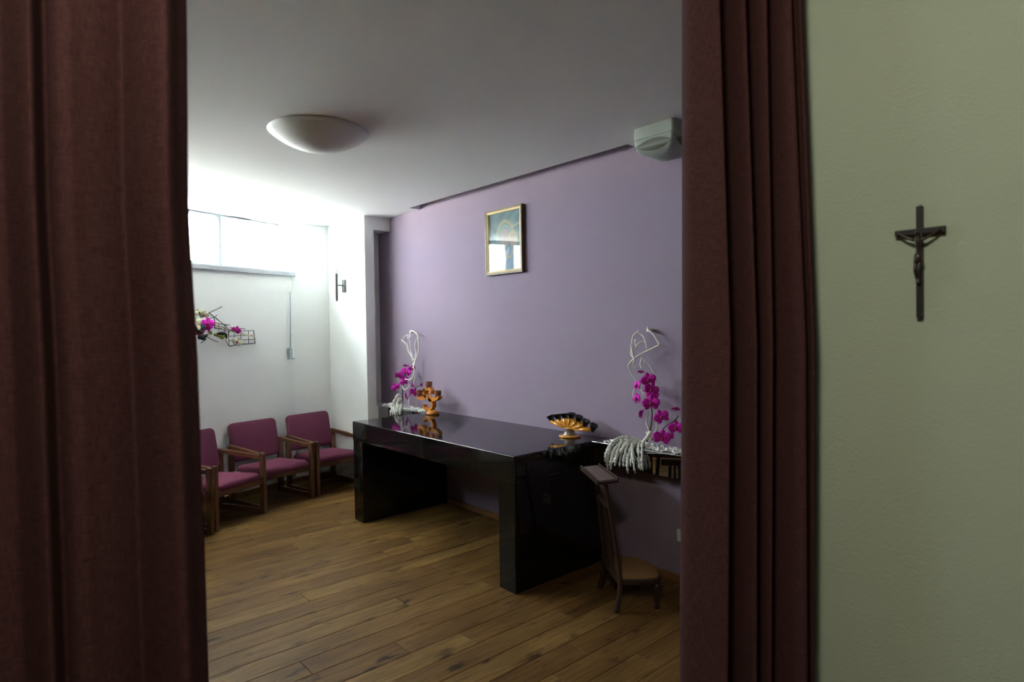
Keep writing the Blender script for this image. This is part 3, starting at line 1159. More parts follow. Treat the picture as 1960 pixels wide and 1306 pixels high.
mb = MB()
for pts, w, taper in (([(370, 890), (385, 970), (470, 1045), (570, 1040), (640, 970), (655, 880), (625, 790), (555, 715)], 0.030, 0.6),
                      ([(600, 760), (520, 690), (440, 630), (395, 560), (405, 470), (440, 420)], 0.030, 1),
                      ([(540, 720), (640, 735), (740, 715), (815, 670), (835, 620)], 0.034, 1),
                      ([(470, 650), (400, 640), (330, 690), (260, 690), (215, 650), (210, 620)], 0.034, 1),
                      ([(395, 480), (420, 420), (500, 385), (580, 415), (610, 480), (575, 535)], 0.030, 1)):
    p, w = stroke(pts, w)
    mb.ribbon(p, w, YK - th, YK + th, (lambda f, tp=taper: tp + (1 - tp) * f))
bz = min(v[2] for v in mb.v)
part('scroll_stand', mb, M_CANDLEWOOD, t)
bc = on(2, AH, 821, 793)
part('base', MB().lathe([(0.056, AH + 0.0005), (0.063, AH + 0.006), (0.063, AH + 0.018), (0.054, AH + 0.026), (0.02, AH + max(0.03, bz + 0.012 - AH))], 28, Matrix.Translation((1.86, YK, 0))), M_CANDLEWOOD, t)
for a, b in ((505, 355), (222, 620), (790, 640)):
    (x, z), = zx(YK, [(a, b)], 790, 720, 16.33)
    pr_ = [(0.020, z - 0.012), (0.030, z), (0.030, z + 0.008), (0.024, z + 0.014), (0.034, z + 0.022), (0.034, z + 0.034), (0.028, z + 0.040), (0.034, z + 0.046), (0.034, z + 0.054), (0.026, z + 0.054), (0.024, z + 0.03)]
    part('candle_cup', MB().lathe(pr_, 22, Matrix.Translation((x, YK, 0))), M_CUPWOOD, t)

YM = -0.155
t = tag(empty('candle_holder', (3.585, YM, AH)), 'fan shaped glazed candle holder with seven black cups and amber body', 'candle holder')


def mz(pts):
    return zx(YM, pts, 1040, 780, 16.325)


cups = [(285, 440, 225, 265), (480, 400, 445, 215), (680, 350, 660, 190), (875, 360, 885, 180), (1080, 440, 1120, 275), (1290, 560, 1340, 405), (1530, 690, 1590, 545)]
outl = mz([(250, 455), (300, 510), (500, 510), (600, 560), (680, 640), (720, 700), (940, 715), (980, 650), (1050, 615), (1160, 665), (1430, 760), (1560, 720),
           (1480, 640), (1330, 610), (1210, 540), (1120, 440), (1020, 440), (930, 350), (820, 350), (740, 340), (630, 350), (560, 420), (430, 420), (330, 450)])
mb = MB()
n = len(outl)
vs = [(x, YM - 0.018, z) for x, z in outl] + [(x, YM + 0.018, z) for x, z in outl]
fs = [tuple(range(n)), tuple(range(2 * n - 1, n - 1, -1))] + [(i, n + i, n + (i + 1) % n, (i + 1) % n) for i in range(n)]
bm = bmesh.new()
bvs = [bm.verts.new(v) for v in vs]
for f in fs:
    bm.faces.new([bvs[i] for i in f])
bmesh.ops.triangulate(bm, faces=[f for f in bm.faces if len(f.verts) > 4])
bm.verts.index_update()
mb.bm(bm)
# raised ribs of the fan
(hx, hz), = mz([(820, 700)])
for a, b, c_, d_ in cups:
    (x, z), = mz([(a, b)])
    p = Vector((hx + (x - hx) * 0.25, YM - 0.014, hz + (z - hz) * 0.25))
    q = Vector((x, YM - 0.014, z))
    mb.tube([p, (p + q) / 2, q], [0.006, 0.010, 0.014], 8)
part('fan_body', mb, M_CERORANGE, t)
for a, b, c_, d_ in cups:
    (x0, z0), (x1, z1) = mz([(a, b), (c_, d_)])
    d = Vector((x1 - x0, 0, z1 - z0))
    L_ = d.length
    R = Matrix.Translation((x0, YM, z0)) @ d.to_track_quat('Z', 'Y').to_matrix().to_4x4()
    part('candle_cup', MB().lathe([(0.017, -0.014), (0.023, L_ * 0.4), (0.034, L_ * 0.97), (0.035, L_), (0.029, L_), (0.018, L_ * 0.55)], 6, R, False), M_CERBLACK, t)
part('ribbed_neck', MB().lathe([(0.062, AH + 0.012), (0.046, AH + 0.02), (0.036, AH + 0.036), (0.042, AH + 0.058), (0.05, AH + 0.062)], 24, Matrix.Translation((hx, YM, 0))), M_CERWHITE, t)
part('base', MB().lathe([(0.075, AH + 0.0005), (0.082, AH + 0.004), (0.078, AH + 0.012), (0.05, AH + 0.016)], 28, Matrix.Translation((hx, YM, 0))), M_CERORANGE, t)

# ------------------------------------------------------------------ orchids
def orchid_mesh(seed, mp, name='flower'):
    rnd = random.Random(seed)
    mb = MB()

    def petal(ang, ln, wd, cup, lift):
        n, m = 6, 5
        vs = []
        for i in range(n + 1):
            t = i / n
            w = wd * sin(pi * min(1, t * 0.92 + 0.08)) ** 0.55 * (0.35 + 0.65 * t ** 0.5)
            for j in range(m):
                s = -1 + 2 * j / (m - 1)
                x, y = ln * t, w * s / 2
                z = lift * t + cup * (t * t) * 0.3 - abs(s) ** 2 * cup * 0.35 + rnd.uniform(-.01, .01) * wd
                vs.append(Vector((x * cos(ang) - y * sin(ang), x * sin(ang) + y * cos(ang), z)))
        fs = [(i * m + j, i * m + j + 1, (i + 1) * m + j + 1, (i + 1) * m + j) for i in range(n) for j in range(m - 1)]
        mb.add(vs, fs, True)
    for a in (0, pi):
        petal(a + rnd.uniform(-.1, .1) + (0.18 if a == 0 else -0.18), 0.52, 0.62, 0.16, 0.05)
    for a in (pi / 2, pi * 1.22, pi * 1.78):
        petal(a + rnd.uniform(-.1, .1), 0.50, 0.36, 0.10, -0.02)
    o = mb.build(name, mp)
    sol = o.modifiers.new('t', 'SOLIDIFY')
    sol.thickness = 0.025
    return o


def lip_mesh(m):
    mb = MB()
    mb.tube([(0, 0.06, 0.02), (0, 0.0, 0.10), (0, -0.10, 0.13), (0, -0.22, 0.09)], [0.05, 0.075, 0.08, 0.02], 8)
    mb.tube([(-0.10, -0.02, 0.10), (0, -0.04, 0.08), (0.10, -0.02, 0.10)], [0.02, 0.05, 0.02], 6)
    return mb.build('lip', m)


FL = [orchid_mesh(i, M_PETAL) for i in range(4)]
LIP = lip_mesh(M_LIP)
PROTO = FL + [LIP]


def flower(parent, loc, size, face, roll, kind, mpet=None, fold=0.0):
    base = FL[kind % 4]
    f = base.copy()
    f.name = 'flower'
    if mpet:
        f.data = base.data.copy()
        f.data.materials.clear()
        f.data.materials.append(mpet)
    C.objects.link(f)
    q = Vector(face).to_track_quat('Z', 'Y')
    M = q.to_matrix().to_4x4() @ Matrix.Rotation(roll, 4, 'Z')
    f.parent = parent
    f.location = Vector(loc) - Vector(parent.location)
    f.rotation_euler = M.to_euler()
    f.scale = (size, size, size)
    l = LIP.copy()
    l.name = 'lip'
    C.objects.link(l)
    l.parent = f
    return f


TOCAM = lambda p: (CAM - Vector(p)).normalized()


def jitter(d, a, rnd):
    return (Vector(d) + Vector((rnd.uniform(-a, a), rnd.uniform(-a, a), rnd.uniform(-a, a)))).normalized()


def lift(q, r):
    """keep what lies over the ledge on top of it"""
    if q.y > LY - 0.012 and 0.7 < q.z < AH + r + 0.014:
        q.z = AH + r + 0.014
    return q


def strand(parent, name, pts, ys, r, m, n=5, rf=None, seed=0):
    k = len(pts)
    P = []
    for i, (a, b) in enumerate(pts):
        y = ys if not isinstance(ys, (list, tuple)) else interp(i / (k - 1), [j / (len(ys) - 1) for j in range(len(ys))], ys)
        P.append(lift(on(1, y, a, b), r))
    mb = MB().tube(spline(P, n), r, 6, rf)
    return part(name, mb, m, parent)


def tassel(parent, pts, ys, r, seed):
    rnd = random.Random(seed)
    k = len(pts)
    P = []
    for i, (a, b) in enumerate(pts):
        y = interp(i / (k - 1), [j / (len(ys) - 1) for j in range(len(ys))], ys)
        P.append(lift(on(1, y, a, b), r * 1.25))
    S = spline(P, 9)
    S = [p + Vector((rnd.uniform(-1, 1), rnd.uniform(-1, 1), rnd.uniform(-1, 1))) * 0.0015 for p in S]
    n = len(S)
    rad = [1.25 * r * (0.6 + 0.75 * rnd.random()) * (1.0 if i < n * 0.8 else max(0.25, (n - i) / (n * 0.2))) for i in range(n)]
    return part('tassel', MB().tube(S, rad, 7, smooth=False), M_TASSEL, parent)


# right arrangement
oR = tag(empty('orchid_arrangement', (4.22, -0.10, AH)), 'magenta orchids with bleached branches and hanging tassels on the ledge behind the kneeler', 'flowers')
Y0 = -0.09
part('nail_knot', MB().lathe([(0.009, -0.011), (0.012, 0.0), (0.012, 0.03), (0.006, 0.034)], 10, Matrix.Translation((4.21, -0.012, 1.628)) @ Matrix.Rotation(pi / 2, 4, 'X')), M_BRANCH, oR)
for i, (pts, ys, r) in enumerate([
        ([(1240, 625), (1241, 632), (1248, 638), (1256, 649), (1262.5, 660.6)], [-0.04, -0.05, -0.07], 0.005),
        ([(1262.5, 660.6), (1242, 670.7), (1222, 681), (1207, 693.5), (1203, 701)], [-0.07, -0.13], 0.0065),
        ([(1223, 634), (1212, 644), (1209.5, 660.6), (1208, 678), (1214.5, 687)], [-0.07, -0.12], 0.0055),
        ([(1220, 637), (1230, 643), (1235, 653), (1238.5, 668)], [-0.06, -0.10], 0.004),
        ([(1229, 684), (1226, 698.5), (1230, 706)], [-0.12, -0.12], 0.0055),
        ([(1229, 686), (1241, 697), (1250, 711), (1256, 731), (1256, 746)], [-0.10, -0.08], 0.004),
        ([(1203, 701), (1208, 713.7), (1218, 730), (1222, 740)], [-0.13, -0.10], 0.0035),
        ([(1212, 673), (1222, 658), (1230, 654), (1237, 655.6)], [-0.11, -0.07], 0.004),
        ([(1208, 660), (1211, 676), (1214, 690), (1212, 698), (1219, 706)], [-0.12, -0.10], 0.0055),
        ([(1216, 742), (1213, 750), (1212, 757), (1216, 770)], [-0.10, -0.10], 0.004),
        ([(1226, 745), (1232, 754), (1236, 765)], [-0.10, -0.10], 0.004),
        ([(1218, 668), (1215, 650), (1219, 654)], [-0.10, -0.10], 0.004),
        ([(1214, 688), (1222, 681), (1234, 674), (1247, 668)], [-0.12, -0.07], 0.005),
        ([(1242, 790), (1237, 807), (1242, 825), (1236, 842)], [-0.10, -0.12], 0.005),
        ([(1252, 790), (1251, 809), (1245, 825), (1240, 842)], [-0.09, -0.11], 0.005),
        ([(1257, 808), (1256, 824), (1248, 832), (1244, 845)], [-0.09, -0.11], 0.005),
        ([(1246, 826), (1238, 838), (1228, 848), (1216, 853)], [-0.11, -0.13], 0.011),
        ([(1238, 826), (1243, 836), (1252, 846)], [-0.10, -0.09], 0.009)]):
    strand(oR, 'branch', pts, ys, r, M_BRANCH)
strand(oR, 'stem', [(1234, 717), (1236, 740), (1240, 760), (1247, 782), (1248, 800), (1244, 825), (1238, 846)], [-0.10, -0.11], 0.0045, M_STEM)
strand(oR, 'stem', [(1248, 842), (1262, 830), (1272, 818), (1282, 811), (1290, 806), (1298, 797)], [-0.10, -0.13], 0.004, M_STEM)
tl = [([(1222, 852), (1197, 842.5), (1177, 843), (1164, 858), (1156.5, 875)], 0.009), ([(1220, 852), (1184, 845), (1169, 863), (1161.5, 883), (1164, 901)], 0.010),
      ([(1220, 853), (1190, 848), (1175, 866), (1169, 885), (1169, 901)], 0.010), ([(1227, 850), (1212, 855), (1202, 873), (1200.6, 888), (1202, 907)], 0.008),
      ([(1222, 848), (1211, 858), (1212, 880), (1216, 906)], 0.008), ([(1230, 853), (1222, 863), (1223.5, 885), (1226, 901)], 0.007),
      ([(1231, 855), (1229, 868), (1229, 885), (1231, 902)], 0.007), ([(1216, 844), (1200, 860), (1180, 875), (1169, 890)], 0.008),
      ([(1216, 846), (1192, 842), (1170, 850), (1162, 868), (1157, 884)], 0.009), ([(1212, 850), (1190, 858), (1180, 874), (1177, 893)], 0.008),
      ([(1214, 850), (1196, 856), (1188, 874), (1186, 894)], 0.007), ([(1216, 852), (1203, 858), (1195, 874), (1193, 895)], 0.007),
      ([(1222, 852), (1214, 862), (1208, 878), (1207, 894)], 0.006), ([(1226, 846), (1206, 838), (1186, 838), (1172, 848), (1166, 866)], 0.008)]
for i, (pts, r) in enumerate(tl):
    tassel(oR, pts, [-0.12, -0.17 - 0.004 * (i % 4), -0.205 - 0.008 * (i % 5), -0.205 - 0.008 * (i % 5)], r, i)
rnd = random.Random(3)
for i, (a, b, s, y, mode) in enumerate([(1227, 712, 15, -.13, 'u'), (1241, 727, 30, -.13, 'c'), (1220, 738, 24, -.12, 'l'), (1247, 745, 28, -.12, 'c'), (1219, 763, 24, -.13, 'l'),
                                        (1246, 772, 33, -.14, 'c'), (1249, 757, 24, -.11, 'c'), (1227, 793, 22, -.13, 'p'), (1266, 798, 30, -.11, 'c'), (1293, 783, 17, -.11, 'u'),
                                        (1267, 838, 34, -.14, 'c'), (1294, 819, 30, -.12, 'c'), (1282, 836, 18, -.11, 'c'), (1236, 748, 14, -.11, 'd')]):
    loc = on(1, y, a, b)
    z = (loc - CAM).dot(FWD)
    face = TOCAM(loc)
    if mode == 'p':
        face = Vector((-0.75, -0.35, 0.1))
    elif mode == 'u':
        face = Vector((0.3, -0.4, -0.9))
    elif mode == 'l':
        face = face * 0.7 + Vector((-0.6, 0, -0.1))
    elif mode == 'd':
        face = Vector((0.1, -0.5, -0.8))
    flower(oR, loc, s / F_PX * z, jitter(face, 0.25, rnd), rnd.uniform(-0.5, 0.5), i)

# left arrangement
oL = tag(empty('orchid_arrangement', (1.3, -0.09, AH)), 'magenta orchids with bleached branches on the ledge beside the three-cup candle holder', 'flowers')
part('nail_knot', MB().lathe([(0.009, -0.011), (0.012, 0.0), (0.012, 0.03), (0.006, 0.034)], 10, Matrix.Translation((1.30, -0.012, 1.632)) @ Matrix.Rotation(pi / 2, 4, 'X')), M_BRANCH, oL)
for i, (pts, ys, r) in enumerate([
        ([(785, 634), (790, 634), (799, 641), (801, 654), (801, 672), (797, 686), (790, 699)], [-0.04, -0.07, -0.08], 0.006),
        ([(786.5, 635), (784, 646), (786, 665), (788, 679), (790, 692)], [-0.05, -0.09], 0.004),
        ([(769, 651), (773, 654), (777, 659)], [-0.10, -0.09], 0.007),
        ([(771, 652), (773, 646), (781, 641), (780, 648), (786, 643)], [-0.09, -0.07], 0.004),
        ([(771, 652), (778, 660), (781, 672), (787, 681), (792, 690)], [-0.09, -0.08], 0.005),
        ([(799, 645), (794, 660), (796, 675), (793, 689)], [-0.06, -0.09], 0.004),
        ([(779, 655), (783, 670), (790, 682)], [-0.10, -0.09], 0.0035),
        ([(790, 697), (793, 710), (790, 722), (784, 727), (776, 726)], [-0.09, -0.11], 0.006),
        ([(797, 684), (792, 700), (788, 706)], [-0.08, -0.10], 0.006),
        ([(793, 705), (793, 725), (791, 735)], [-0.08, -0.09], 0.0035),
        ([(769, 735), (773, 746), (780, 744), (784, 736)], [-0.10, -0.10], 0.005),
        ([(783, 760), (782, 780)], [-0.09, -0.09], 0.004)]):
    strand(oL, 'branch', pts, ys, r, M_BRANCH)
strand(oL, 'stem', [(778, 712), (772, 728), (770.5, 745), (770.5, 765), (769, 784)], [-0.09, -0.09], 0.006, M_STEM)
strand(oL, 'stem', [(779, 765), (792, 745), (806, 738)], [-0.09, -0.09], 0.0035, M_STEM)
for i, pts in enumerate([[(769, 782), (766, 760), (760, 758), (752, 775), (746, 797)], [(768, 780), (764, 766), (757, 764), (751, 780), (748, 797)], [(768, 782), (763, 770), (757, 772), (753, 785), (752, 797)],
                         [(769, 780), (767, 765), (762, 768), (758, 783), (756, 797)], [(769, 784), (765, 776), (762, 784), (760, 796)], [(770, 784), (768, 776), (766, 784), (765, 795)],
                         [(768, 784), (760, 778), (752, 782), (746, 795)], [(769, 782), (763, 762), (757, 768), (755, 786), (757, 794)]]):
    tassel(oL, pts, [-0.10, -0.14, -0.19, -0.195 - 0.006 * (i % 3)], 0.010, 40 + i)
rnd = random.Random(8)
for i, (a, b, s, y, mode) in enumerate([(777.5, 700, 13, -.10, 'u'), (778, 712, 21, -.12, 'c'), (788.5, 705.5, 13, -.10, 'c'), (764, 719, 17, -.12, 'c'), (773, 731, 17, -.12, 'c'), (757, 741, 17, -.12, 'c'),
                                        (790, 738, 14, -.11, 'l'), (807, 737, 10, -.10, 'p'), (792, 751, 18, -.12, 'c'), (778, 759, 17, -.13, 'p'), (776, 724, 12, -.10, 'u')]):
    loc = on(1, y, a, b)
    z = (loc - CAM).dot(FWD)
    face = TOCAM(loc)
    if mode == 'p':
        face = Vector((-0.6, -0.5, 0.0))
    elif mode == 'u':
        face = Vector((0.3, -0.5, -0.6))
    elif mode == 'l':
        face = face * 0.7 + Vector((-0.6, 0, -0.1))
    flower(oL, loc, s / F_PX * z, jitter(face, 0.25, rnd), rnd.uniform(-0.5, 0.5), i)

# ------------------------------------------------------------------ wire and flower decoration on the window wall
def onwall(u, v, off=0.03):
    d = FWD + (u - 980) / F_PX * RGT - (v - 653) / F_PX * UPV
    t_ = ((W(0, off) - CAM).dot(N2)) / d.dot(N2)
    return CAM + t_ * d


deco = tag(empty('wall_flower_decoration', W(0.9, 0.0, 1.65)), 'wire lattice wall decoration with magenta and white flowers below the window', 'decoration')


def wire(pts, r=0.0028, m=M_WIRE, off=0.03, name='wire', n=4):
    P = [onwall(a, b, off) for a, b in pts]
    part(name, MB().tube(spline(P, n), r, 6), m, deco)


def dc(a, b):
    return (360 + a / 11.87, 570 + b / 11.87)


for pts in ([(930, 1100), (910, 770)], [(910, 770), (1050, 760), (1250, 755), (1490, 745)], [(1490, 745), (1525, 1040)], [(1525, 1040), (1200, 1060), (930, 1100)],
            [(920, 880), (1200, 860), (1505, 855)], [(925, 985), (1200, 965), (1515, 945)], [(1050, 760), (1060, 1085)], [(1200, 757), (1200, 1060)], [(1370, 750), (1375, 1050)]):
    wire([dc(*p) for p in pts], 0.0042 if pts[0][0] > 1480 else 0.003)
for pts in ([(480, 650), (700, 700), (910, 770)], [(600, 450), (600, 700)], [(690, 600), (700, 760)], [(830, 640), (835, 780)], [(600, 560), (760, 600), (900, 640)], [(560, 620), (860, 690)], [(840, 940), (930, 1100)],
            [(600, 700), (900, 720), (920, 880)]):
    wire([dc(*p) for p in pts], 0.003)
wire([dc(150, 310), dc(250, 290), dc(400, 320), dc(530, 380), dc(590, 460), dc(610, 600), dc(600, 690)], 0.0045)
for pts in ([(470, 350), (620, 280), (780, 205)], [(400, 500), (580, 450), (660, 395)], [(620, 450), (760, 570), (900, 690), (1010, 780)], [(640, 480), (800, 600), (950, 740)], [(950, 680), (1100, 690), (1300, 715)],
            [(700, 590), (950, 620)], [(420, 890), (560, 960), (680, 1000)], [(290, 1030), (360, 990)]):
    wire([dc(*p) for p in pts], 0.0035, M_WIRE, 0.045, 'twig')
for pts in ([(600, 560), (900, 700), (1200, 800), (1540, 910)], [(560, 620), (1000, 770), (1500, 880)], [(1160, 770), (1350, 860), (1500, 860)], [(1150, 800), (1300, 850), (1400, 890)]):
    wire([dc(*p) for p in pts], 0.0032, M_STRAW, 0.05, 'straw')
rnd = random.Random(11)


def dflower(a, b, s, m, off=0.06, k=0, lab='flower'):
    loc = onwall(*dc(a, b), off)
    z = (loc - CAM).dot(FWD)
    f = flower(deco, loc, s / 11.87 / F_PX * z, jitter(TOCAM(loc), 0.3, rnd), rnd.uniform(-1, 1), k, m)
    return f


dflower(450, 590, 300, None, 0.08, 0)
dflower(420, 690, 190, None, 0.07, 1)
dflower(1090, 740, 210, None, 0.06, 2)
dflower(260, 830, 260, M_LIP, 0.07, 3)
dflower(170, 560, 260, M_WPETAL, 0.07, 1)
dflower(180, 650, 220, M_WPETAL, 0.09, 2)
dflower(360, 390, 230, M_WPETAL, 0.05, 0)
dflower(250, 340, 200, M_WPETAL, 0.05, 3)
dflower(1120, 1000, 230, M_WPETAL, 0.06, 1)
for a, b in ((700, 870), (760, 910), (820, 870), (500, 790), (640, 850), (780, 860)):
    dflower(a, b, 110, M_GPETAL, 0.06, rnd.randrange(4))


def leaf(a, b, ang, ln, wd, off):
    c_ = onwall(*dc(a, b), off)
    mb = MB()
    u_ = D2 * -1 * cos(ang) + Vector((0, 0, 1)) * sin(ang)
    s_ = N2.cross(u_)
    vs = []
    for i in range(9):
        t_ = i / 8
        w_ = wd * sin(pi * (0.08 + 0.9 * t_)) ** 0.8
        for k in (-1, 0, 1):
            vs.append(c_ + u_ * ln * (t_ - 0.5) + s_ * w_ * k / 2 + N2 * (0.012 * sin(pi * t_) - 0.008 * abs(k)))
    fs = [(i * 3 + k, i * 3 + k + 1, i * 3 + k + 4, i * 3 + k + 3) for i in range(8) for k in (0, 1)]
    o = part('leaf', MB().add(vs, fs, True), M_LEAF, deco)
    o.modifiers.new('t', 'SOLIDIFY').thickness = 0.002


for a, b, g, l, w in ((300, 680, 0.2, 0.11, 0.06), (240, 750, -0.6, 0.10, 0.05), (780, 810, 0.0, 0.10, 0.035), (860, 860, -1.2, 0.07, 0.03), (330, 910, -0.5, 0.09, 0.05), (380, 880, 0.5, 0.09, 0.03)):
    leaf(a, b, g, l, w, 0.10)

# window opener: cable, rod and crank grip on the window wall
op = tag(empty('window_opener', W(0.06, 0.0, 1.35)), 'grey window opener rod with grip hanging on the white wall below the sill', 'window opener')
part('cable', MB().tube(spline([W(0.03, 0.012, 2.262), W(0.02, 0.03, 2.20), W(0.035, 0.03, 2.12), W(0.05, 0.03, 2.07)], 5), 0.004, 6), M_WHITEGLOSS, op)
part('rod', MB().tube([W(0.055, 0.028, 2.09), W(0.062, 0.028, 1.75), W(0.068, 0.028, 1.46)], 0.0075, 8), M_GREYPLASTIC, op)
gp = MB()
gp.prism([wxy(0.055, 0.045), wxy(0.055, 0.012), wxy(0.088, 0.012), wxy(0.088, 0.045)], 1.355, 1.475)
part('grip', gp, M_GREYPLASTIC, op)
part('crank', MB().tube([W(0.07, 0.03, 1.37), W(0.05, 0.05, 1.362), W(0.035, 0.055, 1.366)], 0.006, 6), M_GREYPLASTIC, op)
part('clip', MB().lathe([(0.012, 0), (0.014, 0.006), (0.008, 0.016)], 10, Matrix.Translation(W(0.035, 0.0, 1.617)) @ N2.to_track_quat('Z', 'Y').to_matrix().to_4x4()), M_WHITEGLOSS, op)

# power socket low on the lilac wall
so = tag(empty('power_socket', (4.435, 0, 0.305)), 'small white wall socket on the lilac wall behind the kneeler', 'socket')
part('plate', MB().box((4.396, -0.012, 0.265), (4.476, -0.0005, 0.345), 0.004), M_WHITEGLOSS, so)
part('socket_well', MB().lathe([(0.022, 0.0), (0.022, 0.003), (0.019, 0.003), (0.019, 0.001)], 20, Matrix.Translation((4.436, -0.0118, 0.305)) @ Matrix.Rotation(pi / 2, 4, 'X')), M_WHITEGLOSS, so)

# ------------------------------------------------------------------ kneeler
KM = Vector((4.2625, -0.5295, 0.0005))
kv, kp = Vector((-0.835, 0.55, 0)), Vector((0.55, 0.835, 0))
kn = tag(empty('kneeler', KM, atan2(kv.y, kv.x)), 'dark wooden prayer kneeler with woven seat and armrest board beside the altar', 'kneeler')
# local axes: x along kv; -y is along kp (kp is right-handed: rotate kv by -90deg)
sgn = -1.0


def K(v, p, z):
    return Vector((v, sgn * p, z))


for s in (-1, 1):
    pts = [K(s * 0.172, -0.012, 0.0), K(s * 0.168, 0.004, 0.06), K(s * 0.166, 0.014, 0.14), K(s * 0.160, 0.014, 0.24), K(s * 0.140, -0.010, 0.45), K(s * 0.118, -0.034, 0.63), K(s * 0.105, -0.048, 0.745)]
    S = spline(pts, 4)
    MB().tube(S, [0.017 - 0.005 * (i / len(S)) for i in range(len(S))], 8).build('post', M_DARKWOOD, kn)
for z, hw, h in ((0.175, 0.16, 0.035), (0.60, 0.105, 0.03), (0.715, 0.09, 0.04)):
    py = interp(z, (0.14, 0.24, 0.45, 0.63, 0.745), (0.014, 0.014, -0.010, -0.034, -0.048))
    MB().beam(K(-hw, py, z), K(hw, py, z), 0.018, h).build('rail', M_DARKWOOD, kn)
for s in (-1, 0, 1):
    MB().beam(K(s * 0.045, 0.014, 0.19), K(s * 0.03, -0.034, 0.70), 0.02, 0.012, up=(0, 1, 0)).build('slat', M_DARKWOOD, kn)
# armrest board with raised rims
bc_ = Vector((0.0165, 0, 0))
am = MB()
arm_pts = [(-0.182, -0.115), (0.215, -0.115), (0.215, 0.010), (-0.182, 0.010)]
n = 4


def bz_(p):
    return 0.752 + 0.08 * (p + 0.05)


vs = [K(a, b, bz_(b)) for a, b in arm_pts] + [K(a, b, bz_(b) + 0.014) for a, b in arm_pts]
am.add(vs, [(0, 1, 2, 3), (7, 6, 5, 4), (0, 4, 5, 1), (1, 5, 6, 2), (2, 6, 7, 3), (3, 7, 4, 0)])
board = am.build('armrest_board', M_DARKWOOD, kn)
pad = MB()
vs = [K(a, b, bz_(b) + 0.0142) for a, b in ((-0.172, -0.10), (0.205, -0.10), (0.205, -0.004), (-0.172, -0.004))] + \
     [K(a, b, bz_(b) + 0.020) for a, b in ((-0.168, -0.096), (0.201, -0.096), (0.201, -0.008), (-0.168, -0.008))]
pad.add(vs, [(0, 1, 2, 3), (7, 6, 5, 4), (0, 4, 5, 1), (1, 5, 6, 2), (2, 6, 7, 3), (3, 7, 4, 0)])
pad.build('leather_pad', M_LEATHER, board)
for b in (-0.111, 0.006):
    MB().beam(K(-0.182, b, bz_(b) + 0.019), K(0.215, b, bz_(b) + 0.019), 0.009, 0.014).build('rim', M_DARKWOOD, board)
# D-shaped woven seat
so_ = [(-0.160, 0.02), (-0.178, 0.08), (-0.190, 0.16), (-0.188, 0.235), (-0.160, 0.268), (-0.10, 0.285), (0.0, 0.29), (0.10, 0.272), (0.17, 0.225), (0.200, 0.15), (0.195, 0.08), (0.165, 0.02)]
sp = spline([Vector((a, b, 0)) for a, b in so_ + so_[:1]], 3)[:-1]


def ringk(scale, z):
    return [K(0.003 + (q.x - 0.003) * scale, 0.15 + (q.y - 0.15) * scale, z) for q in sp]


mb = MB()
loft(mb, [ringk(0.97, 0.150), ringk(1.0, 0.156), ringk(1.0, 0.176), ringk(0.95, 0.184), ringk(0.90, 0.182)])
seat = mb.build('seat_frame', M_DARKWOOD, kn)
mb = MB()
loft(mb, [ringk(0.93, 0.1825), ringk(0.90, 0.188), ringk(0.5, 0.190)])
mb.build('woven_panel', M_CANE, seat)
for s in (-1, 1):
    v0, p0 = s * 0.160, 0.238
    MB().lathe([(0.014, 0.0), (0.018, 0.02), (0.014, 0.03), (0.021, 0.07), (0.016, 0.10), (0.024, 0.115), (0.022, 0.152)], 14, Matrix.Translation(K(v0, p0, 0))).build('turned_leg', M_DARKWOOD, kn)

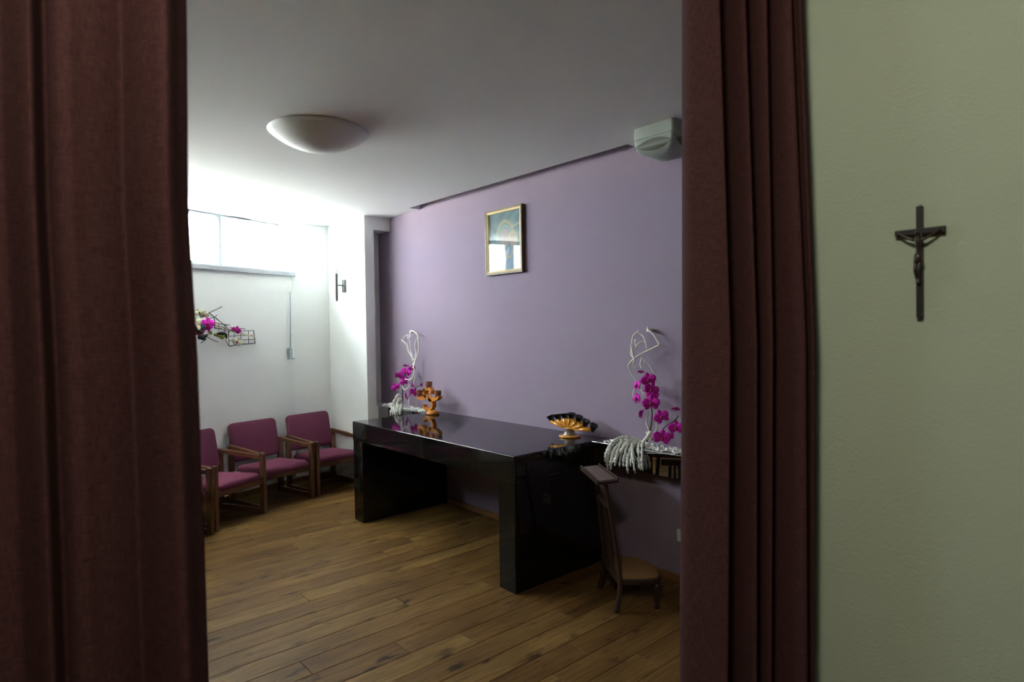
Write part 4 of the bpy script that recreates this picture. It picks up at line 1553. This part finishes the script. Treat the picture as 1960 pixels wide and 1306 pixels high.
# ------------------------------------------------------------------ crucifix
cxx = 6.322
cru = tag(empty('crucifix', (cxx, YP, 1.659)), 'small black wooden crucifix with dark metal figure on the cream wall', 'crucifix')
part('upright', MB().box((cxx - 0.0052, YP - 0.009, 1.659), (cxx + 0.0052, YP - 0.0003, 1.859), 0.0008), M_CROSS, cru)
part('crossbar', MB().box((cxx - 0.039, YP - 0.0095, 1.8085), (cxx + 0.039, YP - 0.0006, 1.8190), 0.0008), M_CROSS, cru)
part('hanger', MB().tube([(cxx - 0.003, YP - 0.003, 1.859), (cxx, YP - 0.003, 1.863), (cxx + 0.003, YP - 0.003, 1.859)], 0.0006, 6), M_BRONZE, cru)
yb_ = YP - 0.0125
sk = [((cxx, yb_, 1.768), 0.0040), ((cxx, yb_ - .001, 1.780), 0.0034), ((cxx, yb_ - .001, 1.792), 0.0048), ((cxx, yb_, 1.799), 0.0030), ((cxx - .001, yb_ - .003, 1.8045), 0.0024),   # 0-4 pelvis..neck
      ((cxx - .002, yb_ - .004, 1.810), 0.0042), ((cxx - .002, yb_ - .004, 1.8145), 0.0030),                                             # 5,6 head
      ((cxx - .0085, yb_, 1.7985), 0.0026), ((cxx - .020, yb_, 1.805), 0.0017), ((cxx - .031, yb_ + .001, 1.8125), 0.0013), ((cxx - .034, yb_ + .001, 1.814), 0.0014),  # left arm
      ((cxx + .0085, yb_, 1.7985), 0.0026), ((cxx + .020, yb_, 1.805), 0.0017), ((cxx + .031, yb_ + .001, 1.8125), 0.0013), ((cxx + .034, yb_ + .001, 1.814), 0.0014),
      ((cxx - .0035, yb_ - .001, 1.760), 0.0034), ((cxx - .0045, yb_ - .005, 1.744), 0.0026), ((cxx - .002, yb_ - .001, 1.728), 0.0020), ((cxx - .001, yb_ - .003, 1.721), 0.0014),
      ((cxx + .0025, yb_ - .001, 1.760), 0.0034), ((cxx + .001, yb_ - .005, 1.744), 0.0026), ((cxx + .0015, yb_ - .002, 1.728), 0.0020), ((cxx + .001, yb_ - .004, 1.720), 0.0014)]
ed = [(0, 1), (1, 2), (2, 3), (3, 4), (4, 5), (5, 6), (3, 7), (7, 8), (8, 9), (9, 10), (3, 11), (11, 12), (12, 13), (13, 14), (0, 15), (15, 16), (16, 17), (17, 18), (0, 19), (19, 20), (20, 21), (21, 22)]
me = bpy.data.meshes.new('figure')
me.from_pydata([tuple(Vector(p) - Vector(cru.location)) for p, r in sk], ed, [])
fig = bpy.data.objects.new('figure', me)
C.objects.link(fig)
fig.parent = cru
smod = fig.modifiers.new('skin', 'SKIN')
smod.use_smooth_shade = True
for i, (p_, r) in enumerate(sk):
    me.skin_vertices[0].data[i].radius = (r * 1.2, r * 1.2)
    me.skin_vertices[0].data[i].use_root = (i == 0)
fig.modifiers.new('sub', 'SUBSURF').render_levels = 2
me.materials.append(M_BRONZE)
part('loincloth', MB().lathe([(0.0058, 1.757), (0.0072, 1.760), (0.0066, 1.768), (0.0052, 1.774)], 14, Matrix.Translation((cxx - 0.0005, yb_ - 0.001, 0))), M_BRONZE, cru)

for o in PROTO:
    bpy.data.objects.remove(o, do_unlink=True)
